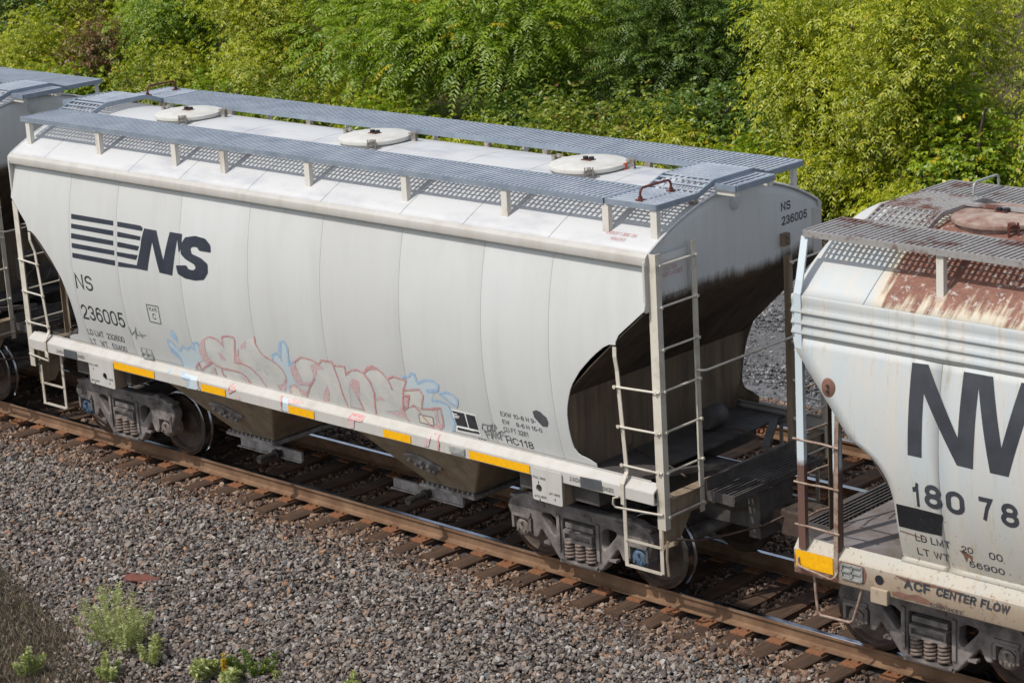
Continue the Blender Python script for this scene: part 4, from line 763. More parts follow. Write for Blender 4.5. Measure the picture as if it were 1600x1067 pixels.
    m = MB(); m.bar((e*5.86,u*1.40,.90),(e*5.74,u*1.44,.84),.10,.03); m.tube([(e*5.80,u*1.46,.92),(e*5.79,u*1.47,.72),(e*5.80,u*1.46,.52)], .016, 7); m.build('uncoupling_handle', 'hopper_paint', car)
    m = MB(); m.tube([(e*6.28,.3,.9),(e*6.4,.32,.70),(e*6.52,.3,.50),(e*6.62,.2,.42)], .028, 8); m.build('air_hose', 'black_rubber', car, smooth=60)
    grab(car, 'hand_rail', arc3((e*5.80,-.86,2.70),(e*5.80,.86,2.70),(e*.10,0,0)), .0135, 'ladder_paint')
    m = MB(); m.box(min(e*5.70,e*5.76), max(e*5.70,e*5.76), .79, .90, 3.70, 3.84); m.cyl((e*5.76,.845,3.80),(e*5.79,.845,3.80),.016,6); m.cyl((e*5.76,.845,3.74),(e*5.79,.845,3.74),.016,6); m.build('stile_bracket', 'hopper_paint', car)
    m = MB(); m.lathe([(.0,.012),(.075,.012),(.09,0.0),(.09,-.01)], 'x', 24); m.build('end_vent', 'car_roof', car, loc=(e*5.705, 0, 4.36), smooth=40, rot=(0, 0, 0 if e > 0 else math.pi))
    for sy in (-1, 1):
        full = (e*sy < 0)
        ladder_corner(car, e, sy, full)
        m = MB(); m.box(min(e*5.68,e*5.712), max(e*5.68,e*5.712), min(sy*1.40,sy*1.56), max(sy*1.40,sy*1.56), 3.47, 4.02); m.build('corner_plate', 'car_sill', car, bevel=.006)
        if full:
            m = MB(); m.box(min(e*5.72,e*5.727), max(e*5.72,e*5.727), min(sy*.88,sy*1.40), max(sy*.88,sy*1.40), 3.60, 4.05); m.build('warning_plate', 'car_end', car)
# running boards with crossovers
ZB = 4.575
for s in (-1, 1):
    xe = 5.66; xc = 4.96
    a, b = (-xe, xc) if s < 0 else (-xc, xe)
    running_board(car, a, b, min(s*.64,s*1.30), max(s*.64,s*1.30), ZB)
    for x in (-5.53,-3.96,-2.36,-1.39,.2,1.88,3.48,4.97,5.64) if s < 0 else (5.53,3.96,2.36,1.39,-.2,-1.88,-3.48,-4.97,-5.64):
        post(car, x, s*1.29, roof_z(1.30)-.01, ZB-.058, s*.70)
        m = MB(); m.box(x-.04, x+.04, min(s*.60,s*.66), max(s*.60,s*.66), roof_z(.63)-.02, ZB-.062); m.build('board_bracket', 'galv_cast', car)
def crossz(y): return ZB if abs(y) > .62 else ZB+.095*min(1, (.62-abs(y))/.28)
for e in (-1, 1):
    y0, y1 = (-1.30, .635) if e > 0 else (-.635, 1.30)
    x0, x1 = min(e*4.985, e*5.69), max(e*4.985, e*5.69)
    m = MB(); yy = [y for y in (-1.30,-.62,-.34,.34,.62,1.30) if y0 <= y <= y1]
    for x in (x0, x1):
        for a, b in zip(yy, yy[1:]): m.bar((x, a, crossz(a)-.028), (x, b, crossz(b)-.028), .02, .06)
    yend = y0 if e > 0 else y1
    m.box(x0, x1, yend-.01, yend+.01, ZB-.058, ZB+.002)
    cr = m.build('crossover_board', 'galv_edge', car)
    gm = MB()
    for a, b in zip(yy, yy[1:]):
        n = max(2, int(abs(b-a)/.074))
        for i in range(n):
            y = a+(b-a)*(i+.5)/n; gm.bar((x0+.01, y, crossz(y)-.005), (x1-.01, y, crossz(y)-.005), .034, .010)
        for x in np.linspace(x0+.06, x1-.06, 8): gm.bar((x, a, crossz(a)-.030), (x, b, crossz(b)-.026), .022, .010)
    gm.build('grating', 'galvanised', cr, kind='stuff')
    m = MB(); xa, xb = min(e*5.71,e*5.99), max(e*5.71,e*5.99); z = ZB+.05
    for y in (-.34,.34): m.box(xa, xb, y-.012, y+.012, z-.06, z+.004)
    for x in (xa, xb): m.box(x-.012, x+.012, -.327, .327, z-.06, z+.004)
    st = m.build('end_step_board', 'galv_edge', car)
    grating(xa+.01, xb-.01, -.33, .33, z, .074).build('grating', 'galvanised', st, kind='stuff')
    for y in (-.3,.3): MB().bar((e*5.70, y, z-.09), (e*5.97, y, z-.09), .06, .05).build('step_bracket', 'post_white', car)
    sy = -1 if e > 0 else 1
    g = grab(car, 'roof_grab_iron', arc3((e*5.38, sy*1.19, ZB), (e*5.38, sy*.68, ZB), (0,0,.13)), .014, 'red_iron')
    m = MB()
    for y in (1.19, .68): m.box(e*5.38-.04, e*5.38+.04, sy*y-.04, sy*y+.04, ZB, ZB+.012); m.cyl((e*5.38, sy*y, ZB+.01), (e*5.38, sy*y, ZB+.04), .025, 8)
    m.build('grab_foot', 'red_iron', g)
for x, y in ((-3.62,0), (.05,0), (3.60,0)): hatch(car, x, y, 4.605, .455)
m = MB(); m.box(3.98,4.04,.10,.16,4.50,4.60); m.build('seal_tag', 'orange_tag', car)
m = MB(); m.box(-4.02,-3.96,.18,.24,4.50,4.60); m.build('seal_tag', 'orange_tag', car)
# hoppers with outlet gates
for xc, d in ((-1.84, 1), (1.84, -1)):
    m = MB(); rings = []
    for z, hx, hy in ((1.42,1.22,1.455),(1.33,1.14,1.42),(.60,.45,.855),(.555,.42,.83)): rings.append([(xc-hx,-hy,z),(xc+hx,-hy,z),(xc+hx,hy,z),(xc-hx,hy,z)])
    m.loft(rings, True); m.add(rings[-1], [(0,1,2,3)])
    hp = m.build('hopper', 'hopper_paint', car, bevel=.02)
    m = MB(); m.box(xc-.47, xc+.47, -.90, .90, .505, .545); gx0, gx1 = (xc-.23, xc+.98) if d > 0 else (xc-.98, xc+.23); m.box(gx0, gx1, -.86, -.82, .38, .50); m.box(gx0, gx1, .82, .86, .38, .50); m.box(xc-.42, xc+.42, -.82, .82, .47, .49); m.box(xc-.26 if d>0 else xc-1.0, xc+1.0 if d>0 else xc+.26, -.90, -.862, .37, .385)
    for i in range(11): m.cyl((xc-.43+.086*i, -.875, .545), (xc-.43+.086*i, -.875, .575), .018, 6)
    m.build('outlet_gate', 'outlet_steel', hp)
    xs_ = xc+.57*d if d > 0 else xc-.34
    m = MB(); m.cyl((xs_,-.70,.43),(xs_,-1.20,.43),.042,12); m.lathe([(.0,.01),(.025,.0),(.05,.0),(.056,.02),(.056,.06),(.042,.07)], 'y', 12, org=(xs_,-1.235,.43)); m.cyl((xs_,-.92,.43),(xs_,-.97,.43),.065,10)
    m.build('capstan_shaft', 'black_pipe', hp, smooth=50)
    # vibrator bracket bolted on the sloping side
    u = Vector((0, -.565, .73)).normalized(); nrm = Vector((0, -.79, -.61)).normalized(); c0 = Vector((xc-.10, -1.13, .955))+nrm*.01
    m = MB(); pl = [(-.26,.13),(.0,.15),(.28,-.02),(.27,-.06),(.02,-.05),(-.22,.05)]
    V = [c0+Vector((a,0,0))+u*b for a, b in pl]; m.add([v+nrm*.03 for v in V]+V, [(0,1,2,3,4,5),(11,10,9,8,7,6)]+[(i,(i+1)%6,6+(i+1)%6,6+i) for i in range(6)])
    for a, b in ((-.20,.04),(-.12,-.02),(-.04,-.06),(.06,-.10),(.14,-.10),(.0,.04),(.10,.0)): p = c0+Vector((a,0,0))+u*b; m.bar(p, p+nrm*.07, .05, .05)
    m.build('vibrator_bracket', 'outlet_steel', hp)
m = MB(); m.tube([(-5.2,.5,1.05),(-2.6,.62,1.1),(2.8,.62,1.1),(5.2,.5,1.05)], .025, 8); m.build('train_pipe', 'black_pipe', car, smooth=60)
# jacking pads with their holes, reflectors, placard holders
for x0, x1 in ((3.95,4.40),(-4.29,-3.74)):
    lp = round_loop([(x0,1.07),(x1,1.06),(x1,1.45),(x0,1.45)], .03, 3); cx = x0+.10 if x0 > 0 else x0+.34
    hole = [(cx+.045*math.cos(a), 1.215+.045*math.sin(a)) for a in np.linspace(0, 2*math.pi, 17)[:-1]]
    me = curve_mesh([lp, hole], .014); bm = bmesh.new(); bm.from_mesh(me)
    for v in bm.verts: v.co = (v.co.x, -1.58+v.co.z, v.co.y)
    bmesh.ops.recalc_face_normals(bm, faces=bm.faces[:]); bm.to_mesh(me); bm.free(); jp = link('jacking_pad', me, 'car_sill', car)
    m = MB(); m.box(x1-.02, x1, -1.57, -1.30, 1.06, 1.34); m.box(x0, x1, -1.40, -1.38, 1.06, 1.34); m.build('pad_web', 'hopper_paint', jp)
    on_side = lambda X, Z: (X, -1.5895, Z); on_side.__name__ = 'on_side'; mp = on_side
    for s_, bx0, bx1, zz in (('PULL HERE', x0+.02, x0+.21, 1.325), ('JACK HERE', x0+.02, x0+.21, 1.105), ('LIFT HERE', x1-.20, x1-.03, 1.17)):
        letters('lettering', s_, (bx0, zz), (bx1, zz), (bx0, zz+.028), None, 0, 0, jp, mapper=mp)
    for ax, az in ((x0+.10,1.285),(x0+.11,1.085),(x1-.11,1.125)):
        m = MB(); m.add([(ax-.012,-1.5895,az),(ax+.012,-1.5895,az),(ax,-1.5895,az-.02),(ax-.004,-1.5895,az),(ax+.004,-1.5895,az),(ax+.004,-1.5895,az+.02),(ax-.004,-1.5895,az+.02)], [(0,1,2),(3,4,5,6)]); m.build('arrow_mark', 'lettering', jp)
def placard(parent, x0, x1, z0, z1, y, tilt=0):
    m = MB(); d = lambda z: y+tilt*(z-z0)
    for a, b in (((x0,d(z0),z0),(x1,d(z0),z0)), ((x1,d(z0),z0),(x1,d(z1),z1)), ((x1,d(z1),z1),(x0,d(z1),z1)), ((x0,d(z1),z1),(x0,d(z0),z0)), ((x0,d((z0+z1)/2),(z0+z1)/2),(x1,d((z0+z1)/2),(z0+z1)/2)), (((x0+x1)/2,d(z0),z0),((x0+x1)/2,d(z1),z1))): m.bar(a, b, .018, .02)
    return m.build('placard_holder', 'lens_grey', parent)
placard(car, -3.20, -2.98, 1.58, 1.72, -1.475, -.12)
m = MB(); m.box(2.645,2.885,-1.588,-1.567,1.375,1.45); m.box(2.66,2.87,-1.593,-1.588,1.39,1.44); m.build('route_card_board', 'lens_grey', car)
make_truck(car, -4.206, ('cap_blue','cap_grey')); make_truck(car, 4.206, ('cap_grey','cap_blue'))
# copy for the car ahead on the left before the markings go on
car_left = empty('covered_hopper_car', (-12.95,0,0), 'plain grey covered hopper car cut off at the left edge of the picture', 'rail car', G_CARS)
for ch in list(car.children): copy_tree(ch, car_left)
bwp = [Vector((.62*0, math.cos(a)*.27, math.sin(a)*.27)) for a in np.linspace(0, 2*math.pi, 33)]
m = MB(); m.tube([(0, p.y, p.z) for p in bwp], .014, 6, cap=False)
for k in range(5):
    a = 2*math.pi*k/5; m.tube([(0,0,0),(-.03, math.cos(a)*.14, math.sin(a)*.14),(0, math.cos(a)*.27, math.sin(a)*.27)], .012, 6)
m.cyl((-.06,0,0),(.03,0,0),.04,10); m.box(-.30,-.06,-.14,.14,-.20,.20)
m.build('brake_wheel', 'deck_dark', car_left, loc=(5.72, -.28, 2.03), smooth=40)
# ---- markings of the middle car
LET = 'lettering'
for i, p in enumerate(FILLS['logo']): decal('logo_stripe' if i < 10 else 'logo_letter', 'decal', [p if i < 11 else round_loop(p, .022, 3)], prof1, .0072+.0003*i, 0, car)
for k, mt, nm, of in (('silver','spray_silver','graffiti_fill',.0070),('blue','spray_blue','graffiti_fill',.0074),('bluedark','spray_bluedark','graffiti_fill',.0080),('red','spray_red','graffiti_fill',.0085),('cream','spray_cream','graffiti_fill',.0090),('white','tape_white','label_panel',.0070),('black','lettering','label_panel',.0084),('grime','spray_black','paint_over',.0090)):
    for i, p in enumerate(FILLS[k]):
        decal(nm, mt, [p], prof1, of+.00025*i/ max(1, len(FILLS[k])), 0, car)
for p in FILLS['yellow']:
    xs_ = [a for a, b in p]; x0, x1 = min(xs_), max(xs_)
    decal('reflective_strip', 'tape_yellow', [[(x0,1.352),(x1,1.352),(x1,1.452),(x0,1.452)]], prof1, .0095, 0, car)
def stroke_decal(name, mat, path, wd, off):
    vs, fs = stroke_strip(path, wd); bm = bmesh.new(); B = [bm.verts.new((v.x, 0, v.y)) for v in vs]
    for f in fs: bm.faces.new([B[i] for i in f])
    zs = [v.co.z for v in bm.verts]; drape(bm, prof1, off, 0, [z for z in list(np.arange(1.6, 4, .08))+[1.47, 1.485, 1.55] if min(zs)+.002 < z < max(zs)-.002])
    me = bpy.data.meshes.new(name); bm.to_mesh(me); bm.free(); return link(name, me, mat, car)
for i, p in enumerate(STROKES['red']): stroke_decal('graffiti_outline', 'spray_red_line', p, .023, .0094+.0001*i)
for i, p in enumerate(STROKES['blue']): stroke_decal('graffiti_outline', 'spray_bluedark', p, .034, .0090+.0001*i)
for i, p in enumerate(STROKES['thin']): stroke_decal('marker_scribble', 'marker_black', p, .011, .0098+.0001*i)
for s_, bl, br, tl in TEXT1:
    letters(LET, s_, bl, br, tl, prof1, .0076, 0, car)
EN = lambda Y, Z: (5.699, Y, Z); EN.__name__ = 'on_end'
letters(LET, 'NS', (.823,4.087), (1.0,4.087), (.82,4.187), None, 0, 0, car, bold=.16, mapper=EN); letters(LET, '236005', (.833,3.925), (1.30,3.925), (.83,4.025), None, 0, 0, car, bold=.16, mapper=EN)
EN2 = lambda Y, Z: (5.7285, Y, Z); EN2.__name__ = 'on_end'
letters(LET, 'CAUTION', (-1.27,3.862), (-1.05,3.862), (-1.28,3.912), None, 0, 0, car, 'stencil_red', mapper=EN2); letters(LET, 'NO SIDE LADDER', (-1.38,3.80), (-.95,3.80), (-1.38,3.85), None, 0, 0, car, 'stencil_red', mapper=EN2)
RFM = lambda X, Z: (10.4-X, -1.30+(Z-4)*.9*-1, roof_z(-1.30-(Z-4)*.9)+.0075); RFM.__name__ = 'on_roof'
letters(LET, 'CAUTION', (5.10,4.05), (5.30,4.05), (5.10,4.10), None, 0, 0, car, 'stencil_red', mapper=RFM); letters(LET, 'NO SIDE LADDER', (5.0,3.97), (5.42,3.97), (5.0,4.02), None, 0, 0, car, 'stencil_red', mapper=RFM)
# white print blocks on the dark label, too small to read
m = MB()
for zz, x0, x1 in ((1.835,2.67,2.76),(1.812,2.67,2.79),(1.79,2.67,2.77),(1.665,2.70,2.98)):
    m.box(x0, x1, prof1(zz)-.0105, prof1(zz)-.0092, zz, zz+.012)
m.build('label_print', 'tape_white', car)
# ------------------------------------------------------------------ the old rusty hopper on the right
XC = 13.6
old = empty('covered_hopper_car', (XC,0,0), 'old rust stained white covered hopper car cut off at the right edge', 'rail car', G_CARS)
CZ2 = [1.36,2.0,2.13,2.25,2.346,2.43,2.505,2.56,2.84,3.12,3.37,3.45,3.5]; CX2 = [8.78,8.78,8.755,8.71,8.64,8.55,8.43,8.31,8.09,7.85,7.62,7.575,7.575]
c2x = lambda z: float(np.interp(z, CZ2, CX2))
L = lambda x: x-XC
ed = [None, 9.32, 11.2, 13.0, 14.8, 16.6, 17.88, None]; zr2 = sorted(set([1.358,1.40]+[round(z,3) for z in np.arange(1.45,3.47,.07)]+[3.492]))
for s in (-1, 1):
    for i in range(len(ed)-1):
        rows = []
        for z in zr2:
            a = c2x(z) if ed[i] is None else ed[i]+.003; b = 2*XC-c2x(z) if ed[i+1] is None else ed[i+1]-.003
            rows.append([(L(a+(b-a)*k/8), -s*(prof2(z)+(.005 if (k == 0 and i > 0) or (k == 8 and i < len(ed)-2) else 0)), z) for k in range(9)])
        sheet(rows, 'old_paint', old, s)
    rp = [(1.500,3.485)]
    for zc in (3.555, 3.655, 3.77): rp += [(1.500,zc-.03),(1.503,zc-.022),(1.522,zc-.016),(1.524,zc-.004),(1.510,zc+.022),(1.502,zc+.035)]
    rp += [(1.502,3.85),(1.513,3.905),(1.506,3.925),(1.49,3.932)]
    MB().loft([[(L(7.57), s*y, z) for y, z in rp], [(L(9.4), s*y, z) for y, z in rp], [(L(19.63), s*y, z) for y, z in rp]]).build('rib_band', 'old_paint', old, smooth=40, solid=.01)
    sp = [(1.42,1.365),(1.505,1.262),(1.52,1.245),(1.52,1.0),(1.51,.985),(1.40,.985),(1.40,1.0),(1.50,1.005),(1.50,1.235),(1.405,1.35)]
    MB().extrude_x([(s*y, z) for y, z in sp], L(7.535), L(19.66)).build('side_sill', 'old_paint', old, smooth=40)
roof2 = lambda y: 4.55-.272*y*y-.02*max(0, abs(y)-1.2)
for a, b in ((7.58,8.42),(8.42,10.6),(10.6,12.8),(12.8,15),(15,17.2),(17.2,19.62)):
    ysx = np.linspace(-1.497, 1.497, 29); MB().loft([[(L(a+.003), y, roof2(y)-.004) for y in ysx], [(L(a+.015), y, roof2(y)) for y in ysx], [(L(b-.015), y, roof2(y)) for y in ysx], [(L(b-.003), y, roof2(y)-.004) for y in ysx]]).build('roof_panel', 'old_roof', old, smooth=40, solid=.008)
for e, xe in ((-1, 7.60), (1, 19.60)):
    ysx = np.linspace(-1.50, 1.50, 29); rows = [[(L(xe), y, 3.38+(min(roof2(y)-.012, 3.92)-3.38 if abs(y) > 1.46 else roof2(y)-.012-3.38)*k/6) for y in ysx] for k in range(7)]
    MB().loft(rows).build('end_panel', 'car_end', old, solid=.012)
    g = lambda d: L(xe-e*d)
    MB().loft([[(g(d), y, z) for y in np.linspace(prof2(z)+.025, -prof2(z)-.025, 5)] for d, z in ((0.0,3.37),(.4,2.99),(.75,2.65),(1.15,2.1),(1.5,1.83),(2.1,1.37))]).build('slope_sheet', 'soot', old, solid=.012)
    m = MB(); a, b = sorted((g(.02), g(1.22))); m.box(a, b, -1.405, 1.405, 1.28, 1.30); m.build('end_deck', 'deck_pale', old)
    m = MB(); a, b = sorted((g(1.17), g(1.19))); m.box(a, b, -1.40, 1.40, 1.301, 2.12); m.build('bolster_web', 'grime', old)
    m = MB(); a, b = sorted((g(-.45), g(6))); m.box(a, b, -.2, .2, .70, 1.27); a, b = sorted((g(-.02), g(.10))); m.box(a, b, -1.39, 1.39, 1.02, 1.275); m.build('centre_sill', 'deck_dark', old)
    m = MB(); a, b = sorted((g(-.36), g(-.02))); m.box(a, b, -.95, -.93, 1.14, 1.30); m.box(a, b, .93, .95, 1.14, 1.30)
    c_, d_ = sorted((g(-.36), g(-.34))); m.box(c_, d_, -.95, .95, 1.14, 1.295); pf = m.build('end_platform', 'deck_dark', old)
    grating(a, b, -.93, .93, 1.30, .05, .02, .03, 24).build('grating', 'deck_dark', pf, kind='stuff')
    m = MB(); a, b = sorted((g(-.45), g(-.66))); m.box(a, b, -.075, .075, .79, .94)
    kn = [(.62,-.17),(.74,-.20),(.94,-.17),(1.0,-.06),(.90,-.02),(.84,.03),(.90,.10),(1.02,.13),(1.02,.21),(.80,.22),(.64,.13)]; n = len(kn)
    m.add([(g(-x), e*y, .72) for x, y in kn]+[(g(-x), e*y, 1.02) for x, y in kn], [tuple(range(n)), tuple(range(2*n-1,n-1,-1))]+[(i,(i+1)%n,n+(i+1)%n,n+i) for i in range(n)]); m.build('coupler', 'coupler_steel', old, bevel=.02)
    m = MB(); m.tube([(g(-.5),-.3*e,.9),(g(-.62),-.32*e,.68),(g(-.75),-.3*e,.48),(g(-.86),-.2*e,.42)], .028, 8); m.build('air_hose', 'black_rubber', old, smooth=60)
    # ladders
    for s in (-1, 1):
        P = lambda d, y, z: (g(d), s*y, z)
        m = MB(); m.bar(P(.0,1.30,4.48), P(.05,1.475,4.07), .085, .02, (0,1,0)); m.bar(P(.05,1.472,4.08), P(.05,1.515,3.94), .085, .02, (0,1,0)); m.bar(P(.05,1.512,3.95), P(.05,1.525,1.27), .085, .02, (0,1,0)); m.bar(P(.085,1.50,3.94), P(.085,1.50,1.27), .012, .05, (0,1,0))
        lad = m.build('corner_ladder', 'old_stile', old)
        m = MB(); m.tube([P(-.43,1.44,2.80), P(-.43,1.44,1.30)][::1] if False else [P(.44,1.44,2.78), P(.44,1.44,1.30)], .05, 10); m.build('stile', 'old_stile', lad, smooth=50)
        m = MB(); m.bar(P(.49,1.49,3.0), P(.47,1.50,2.4), .05, .012, (0,1,0)); m.bar(P(.47,1.50,2.4), P(.46,1.53,1.08), .05, .012, (0,1,0)); m.build('stile', 'old_rung', lad)
        m = MB(); m.bar(P(-.02,.93,3.9), P(-.02,.93,1.0), .07, .012, (1,0,0)); m.build('stile', 'grime', lad)
        for z in (2.43, 1.98, 1.52): grab(lad, 'rung', wob([P(-.04,1.525,z), P(.15,1.53,z), P(.32,1.53,z), P(.52,1.535,z)], .006), .0125, 'old_rung')
        for z in (1.52, 1.98, 2.43, 2.89, 3.35, 3.8): grab(lad, 'rung', wob([P(-.03,1.48,z), P(-.06,1.3,z), P(-.06,1.1,z), P(-.03,.93,z)], .006), .0125, 'old_rung')
        grab(lad, 'side_grab_iron', arc3(P(.0,1.53,1.17), P(.47,1.53,1.10), (0, s*.05, -.07)), .0125, 'old_rung')
        grab(lad, 'stirrup_step', [P(.14,1.46,1.0), P(.16,1.47,.80), P(.18,1.47,.60), P(.22,1.47,.56), P(.58,1.47,.57), P(.62,1.47,.60), P(.68,1.46,.80), P(.74,1.46,1.0)], .0165, 'old_rung')
for s in (-1, 1):
    running_board(old, L(7.60), L(19.60), min(s*.68,s*1.33), max(s*.68,s*1.33), 4.54, ('grate_old','grate_old'), .064)
    for x in (9.17, 11.0, 13.0, 15.0, 17.0, 18.6): post(old, L(x), s*1.31, roof2(1.31)-.01, 4.48, s*.72, 'post_white', .08)
x0, x1 = L(7.86), L(8.58); gm = MB(); fm = MB()
cz = lambda y: 4.545 if abs(y) > .62 else 4.545+.10*min(1, (.62-abs(y))/.25)
for x in (x0, x1):
    for a, b in ((-.68,-.62),(-.62,-.37),(-.37,.37),(.37,.62),(.62,.68)): fm.bar((x,a,cz(a)-.025),(x,b,cz(b)-.025),.02,.05)
cr = fm.build('crossover_board', 'grate_old', old)
for a, b in ((-.67,-.37),(-.37,.37),(.37,.67)):
    for i in range(int((b-a)/.07)): y = a+.035+.07*i; gm.bar((x0,y,cz(y)-.005),(x1,y,cz(y)-.005),.026,.012)
    for x in np.linspace(x0+.06,x1-.06,9): gm.bar((x,a,cz(a)-.014),(x,b,cz(b)-.014),.026,.012)
gm.build('grating', 'grate_old', cr, kind='stuff')
grab(old, 'roof_grab_iron', arc3((L(8.2),.80,4.545),(L(8.2),1.28,4.545),(0,0,.13)), .014, 'lens_grey')
for x in (9.04, 12.0, 15.0, 17.9): hatch(old, L(x), 0, 4.605, .50, ('old_hatch','red_iron'))
m = MB(); m.bar((L(8.48),.06,4.645),(L(9.9),.06,4.645),.07,.03); m.bar((L(8.46),-.04,4.60),(L(8.46),.26,4.60),.07,.07); m.build('hatch_bar', 'grate_old', old)
# side details
m = MB(); m.lathe([(.0,.012),(.07,.012),(.085,.0)], 'y', 20, org=(0,0,0)); 
for v in range(len(m.v)): x, y, z = m.v[v]; m.v[v] = (x, -y, z*1.25)
sp_ = m.build('weld_scar', 'rust_spot', old, loc=(L(8.045), prof2(3.05)-.004, 3.05), smooth=40)
m = MB(); m.cyl((0,-.01,.03),(0,-.035,.03),.014,6); m.cyl((0,-.01,-.03),(0,-.035,-.03),.014,6); m.build('bolt', 'coupler_steel', sp_)
decal('logo_letter', 'decal_old', CAR2['logo'], prof2, .0075, XC, old)
decal('paint_over', 'tape_black', CAR2['black'], prof2, .0085, XC, old)
decal('reflective_strip', 'tape_yellow', [[(7.56,1.065),(8.02,1.065),(8.02,1.245),(7.56,1.245)]], prof2, .006, XC, old)
for q in ([(8.76,1.235),(8.95,1.232),(9.2,1.236),(9.58,1.228),(9.56,1.212),(9.3,1.216),(9.1,1.200),(8.98,1.212),(8.90,1.190),(8.82,1.208)], [(8.72,1.03),(8.80,1.075),(8.92,1.06),(9.02,1.088),(9.14,1.066),(9.22,1.03),(9.10,1.012),(8.95,1.02),(8.84,1.004)], [(9.46,1.64),(9.56,1.62),(9.62,1.60),(9.60,1.52),(9.57,1.585),(9.53,1.50),(9.51,1.59)], [(8.10,1.238),(8.40,1.238),(8.43,1.16),(8.40,1.05),(8.30,1.06),(8.12,1.06),(8.09,1.15)], [(8.80,1.70),(8.92,1.69),(9.10,1.665),(9.10,1.655),(8.92,1.675),(8.80,1.685)]):
    decal('rust_patch', 'rust_spot', [round_loop(q, .02, 2)], prof2, .0056, XC, old)
placard(old, L(8.135), L(8.38), 1.075, 1.215, -1.535)
m = MB(); m.box(L(8.15),L(8.365),-1.527,-1.523,1.09,1.20); m.build('placard_panel', 'lens_grey', old)
m = MB(); m.lathe([(.0,.004),(.05,.004),(.05,-.002)], 'y', 16); m.build('sill_hole_disc', 'black_rubber', old, loc=(L(8.58), -1.5225, 1.14), rot=(0, .0, math.pi))  # flat black disc painted to stand for the dark inside an opening
m = MB(); m.box(L(8.50),L(8.70),-1.57,-1.522,.90,1.06); m.build('sill_lug', 'old_paint', old, bevel=.01)
for s_, bl, br, tl in TEXT2:
    big = tl[1]-bl[1] > .2
    if s_ in ('ACF', 'CENTER FLOW', 'COMP SHOES'): bl, br, tl = (bl[0], bl[1]), (br[0], bl[1]), (tl[0], tl[1])
    letters(LET, s_, bl, br, tl, prof2, .0078, XC, old, 'decal_old', bold=.2 if big or 'F' in s_ else .14, shear=.22 if s_ == 'CENTER FLOW' else 0)
make_truck(old, L(8.904)); make_truck(old, 2*XC-8.904-XC)
for xc in (-2.6, 2.6):
    m = MB(); rings = [[(xc-hx,-hy,z),(xc+hx,-hy,z),(xc+hx,hy,z),(xc-hx,hy,z)] for z, hx, hy in ((1.1,1.3,1.42),(.6,.5,.8),(.45,.45,.78))]; m.loft(rings, True); m.add(rings[-1],[(0,1,2,3)]); m.build('hopper', 'hopper_paint', old)
# ------------------------------------------------------------------ vegetation
def unit(a): return a/np.maximum(np.linalg.norm(a, axis=-1, keepdims=True), 1e-6)
def leaves(name, P, D, U, Ln, Wd, tint, mat, parent=None, kind=None):
    """every leaf a folded blade: base, two flanks, tip"""
    n = len(P); S = unit(np.cross(D, U)); Nn = unit(np.cross(S, D)); Ln = Ln[:,None]; Wd = Wd[:,None]
    v = np.empty((n, 4, 3), np.float32)
    v[:,0] = P; mid = P+D*Ln*.45; v[:,1] = mid+S*Wd*.5+Nn*Wd*.16; v[:,2] = P+D*Ln-Nn*Ln*.10; v[:,3] = mid-S*Wd*.5+Nn*Wd*.16
    me = bpy.data.meshes.new(name); me.vertices.add(4*n); me.vertices.foreach_set('co', v.ravel())
    i = np.arange(n)[:,None]*4; tri = np.concatenate([i+np.array([0,1,2]), i+np.array([0,2,3])], 1).astype(np.int32).ravel()
    me.loops.add(6*n); me.loops.foreach_set('vertex_index', tri); me.polygons.add(2*n); me.polygons.foreach_set('loop_start', np.arange(0,6*n,3,dtype=np.int32))
    a = me.attributes.new('tint', 'FLOAT', 'POINT'); a.data.foreach_set('value', np.repeat(np.clip(tint,0,1).astype(np.float32), 4)); me.update(); me.validate()
    return link(name, me, mat, parent, kind=kind)
def fronds(O, D, rlen, pairs, ll, lw, droop, rg, tint, tvar=.18, spread=.8):
    """compound leaves: rachis from O along D (unit), 'pairs' leaflets each side and one at the tip"""
    n = len(O); up = np.array([0,0,1.]); S = unit(np.cross(D, up)+rg.normal(0,.15,(n,3))); ps, ds, us, ls, ws, ts = [], [], [], [], [], []
    for k in range(pairs+1):
        t = (k+1)/(pairs+1); c = O+D*(rlen*t)[:,None]; c[:,2] -= droop*rlen*t*t
        dd = D.copy(); dd[:,2] -= 2*droop*t; dd = unit(dd); sc = .75+.5*math.sin(math.pi*min(1,.15+.85*t))-.25
        for sg in ((-1, 1) if k < pairs else (0,)):
            d = unit(dd*(.55 if sg else 1)+S*sg*spread+rg.normal(0,.16,(n,3))+np.array([0,0,-.28])); ps.append(c); ds.append(d); us.append(unit(np.cross(S, dd)+rg.normal(0,.25,(n,3))))
            ls.append(ll*sc*rg.uniform(.75,1.2,n)); ws.append(lw*sc*rg.uniform(.8,1.15,n)); ts.append(tint+rg.normal(0,tvar*.5,n))
    return [np.concatenate(a) for a in (ps, ds, us, ls, ws, ts)]
def crown_points(rg, c, rx, ry, rz, nl, ncl, lump=.45):
    """clump centres over a lumpy crown made of nl lobes spread through an egg shape"""
    lobes = []
    for k in range(nl):
        d = unit(rg.normal(0,1,3))*rg.uniform(.3,.92); lobes.append((c+d*np.array([rx,ry,rz]), rg.uniform(.20,.38)))
    out = []
    for i in range(ncl):
        lc, lr = lobes[i % nl]; d = unit(rg.normal(0,1,3)+np.array([0,-.25,.25])); r = rg.uniform(.45,1)**.5
        out.append(lc+d*np.array([rx,max(ry,1.0),rz])*lr*r)
    return np.array(out), None
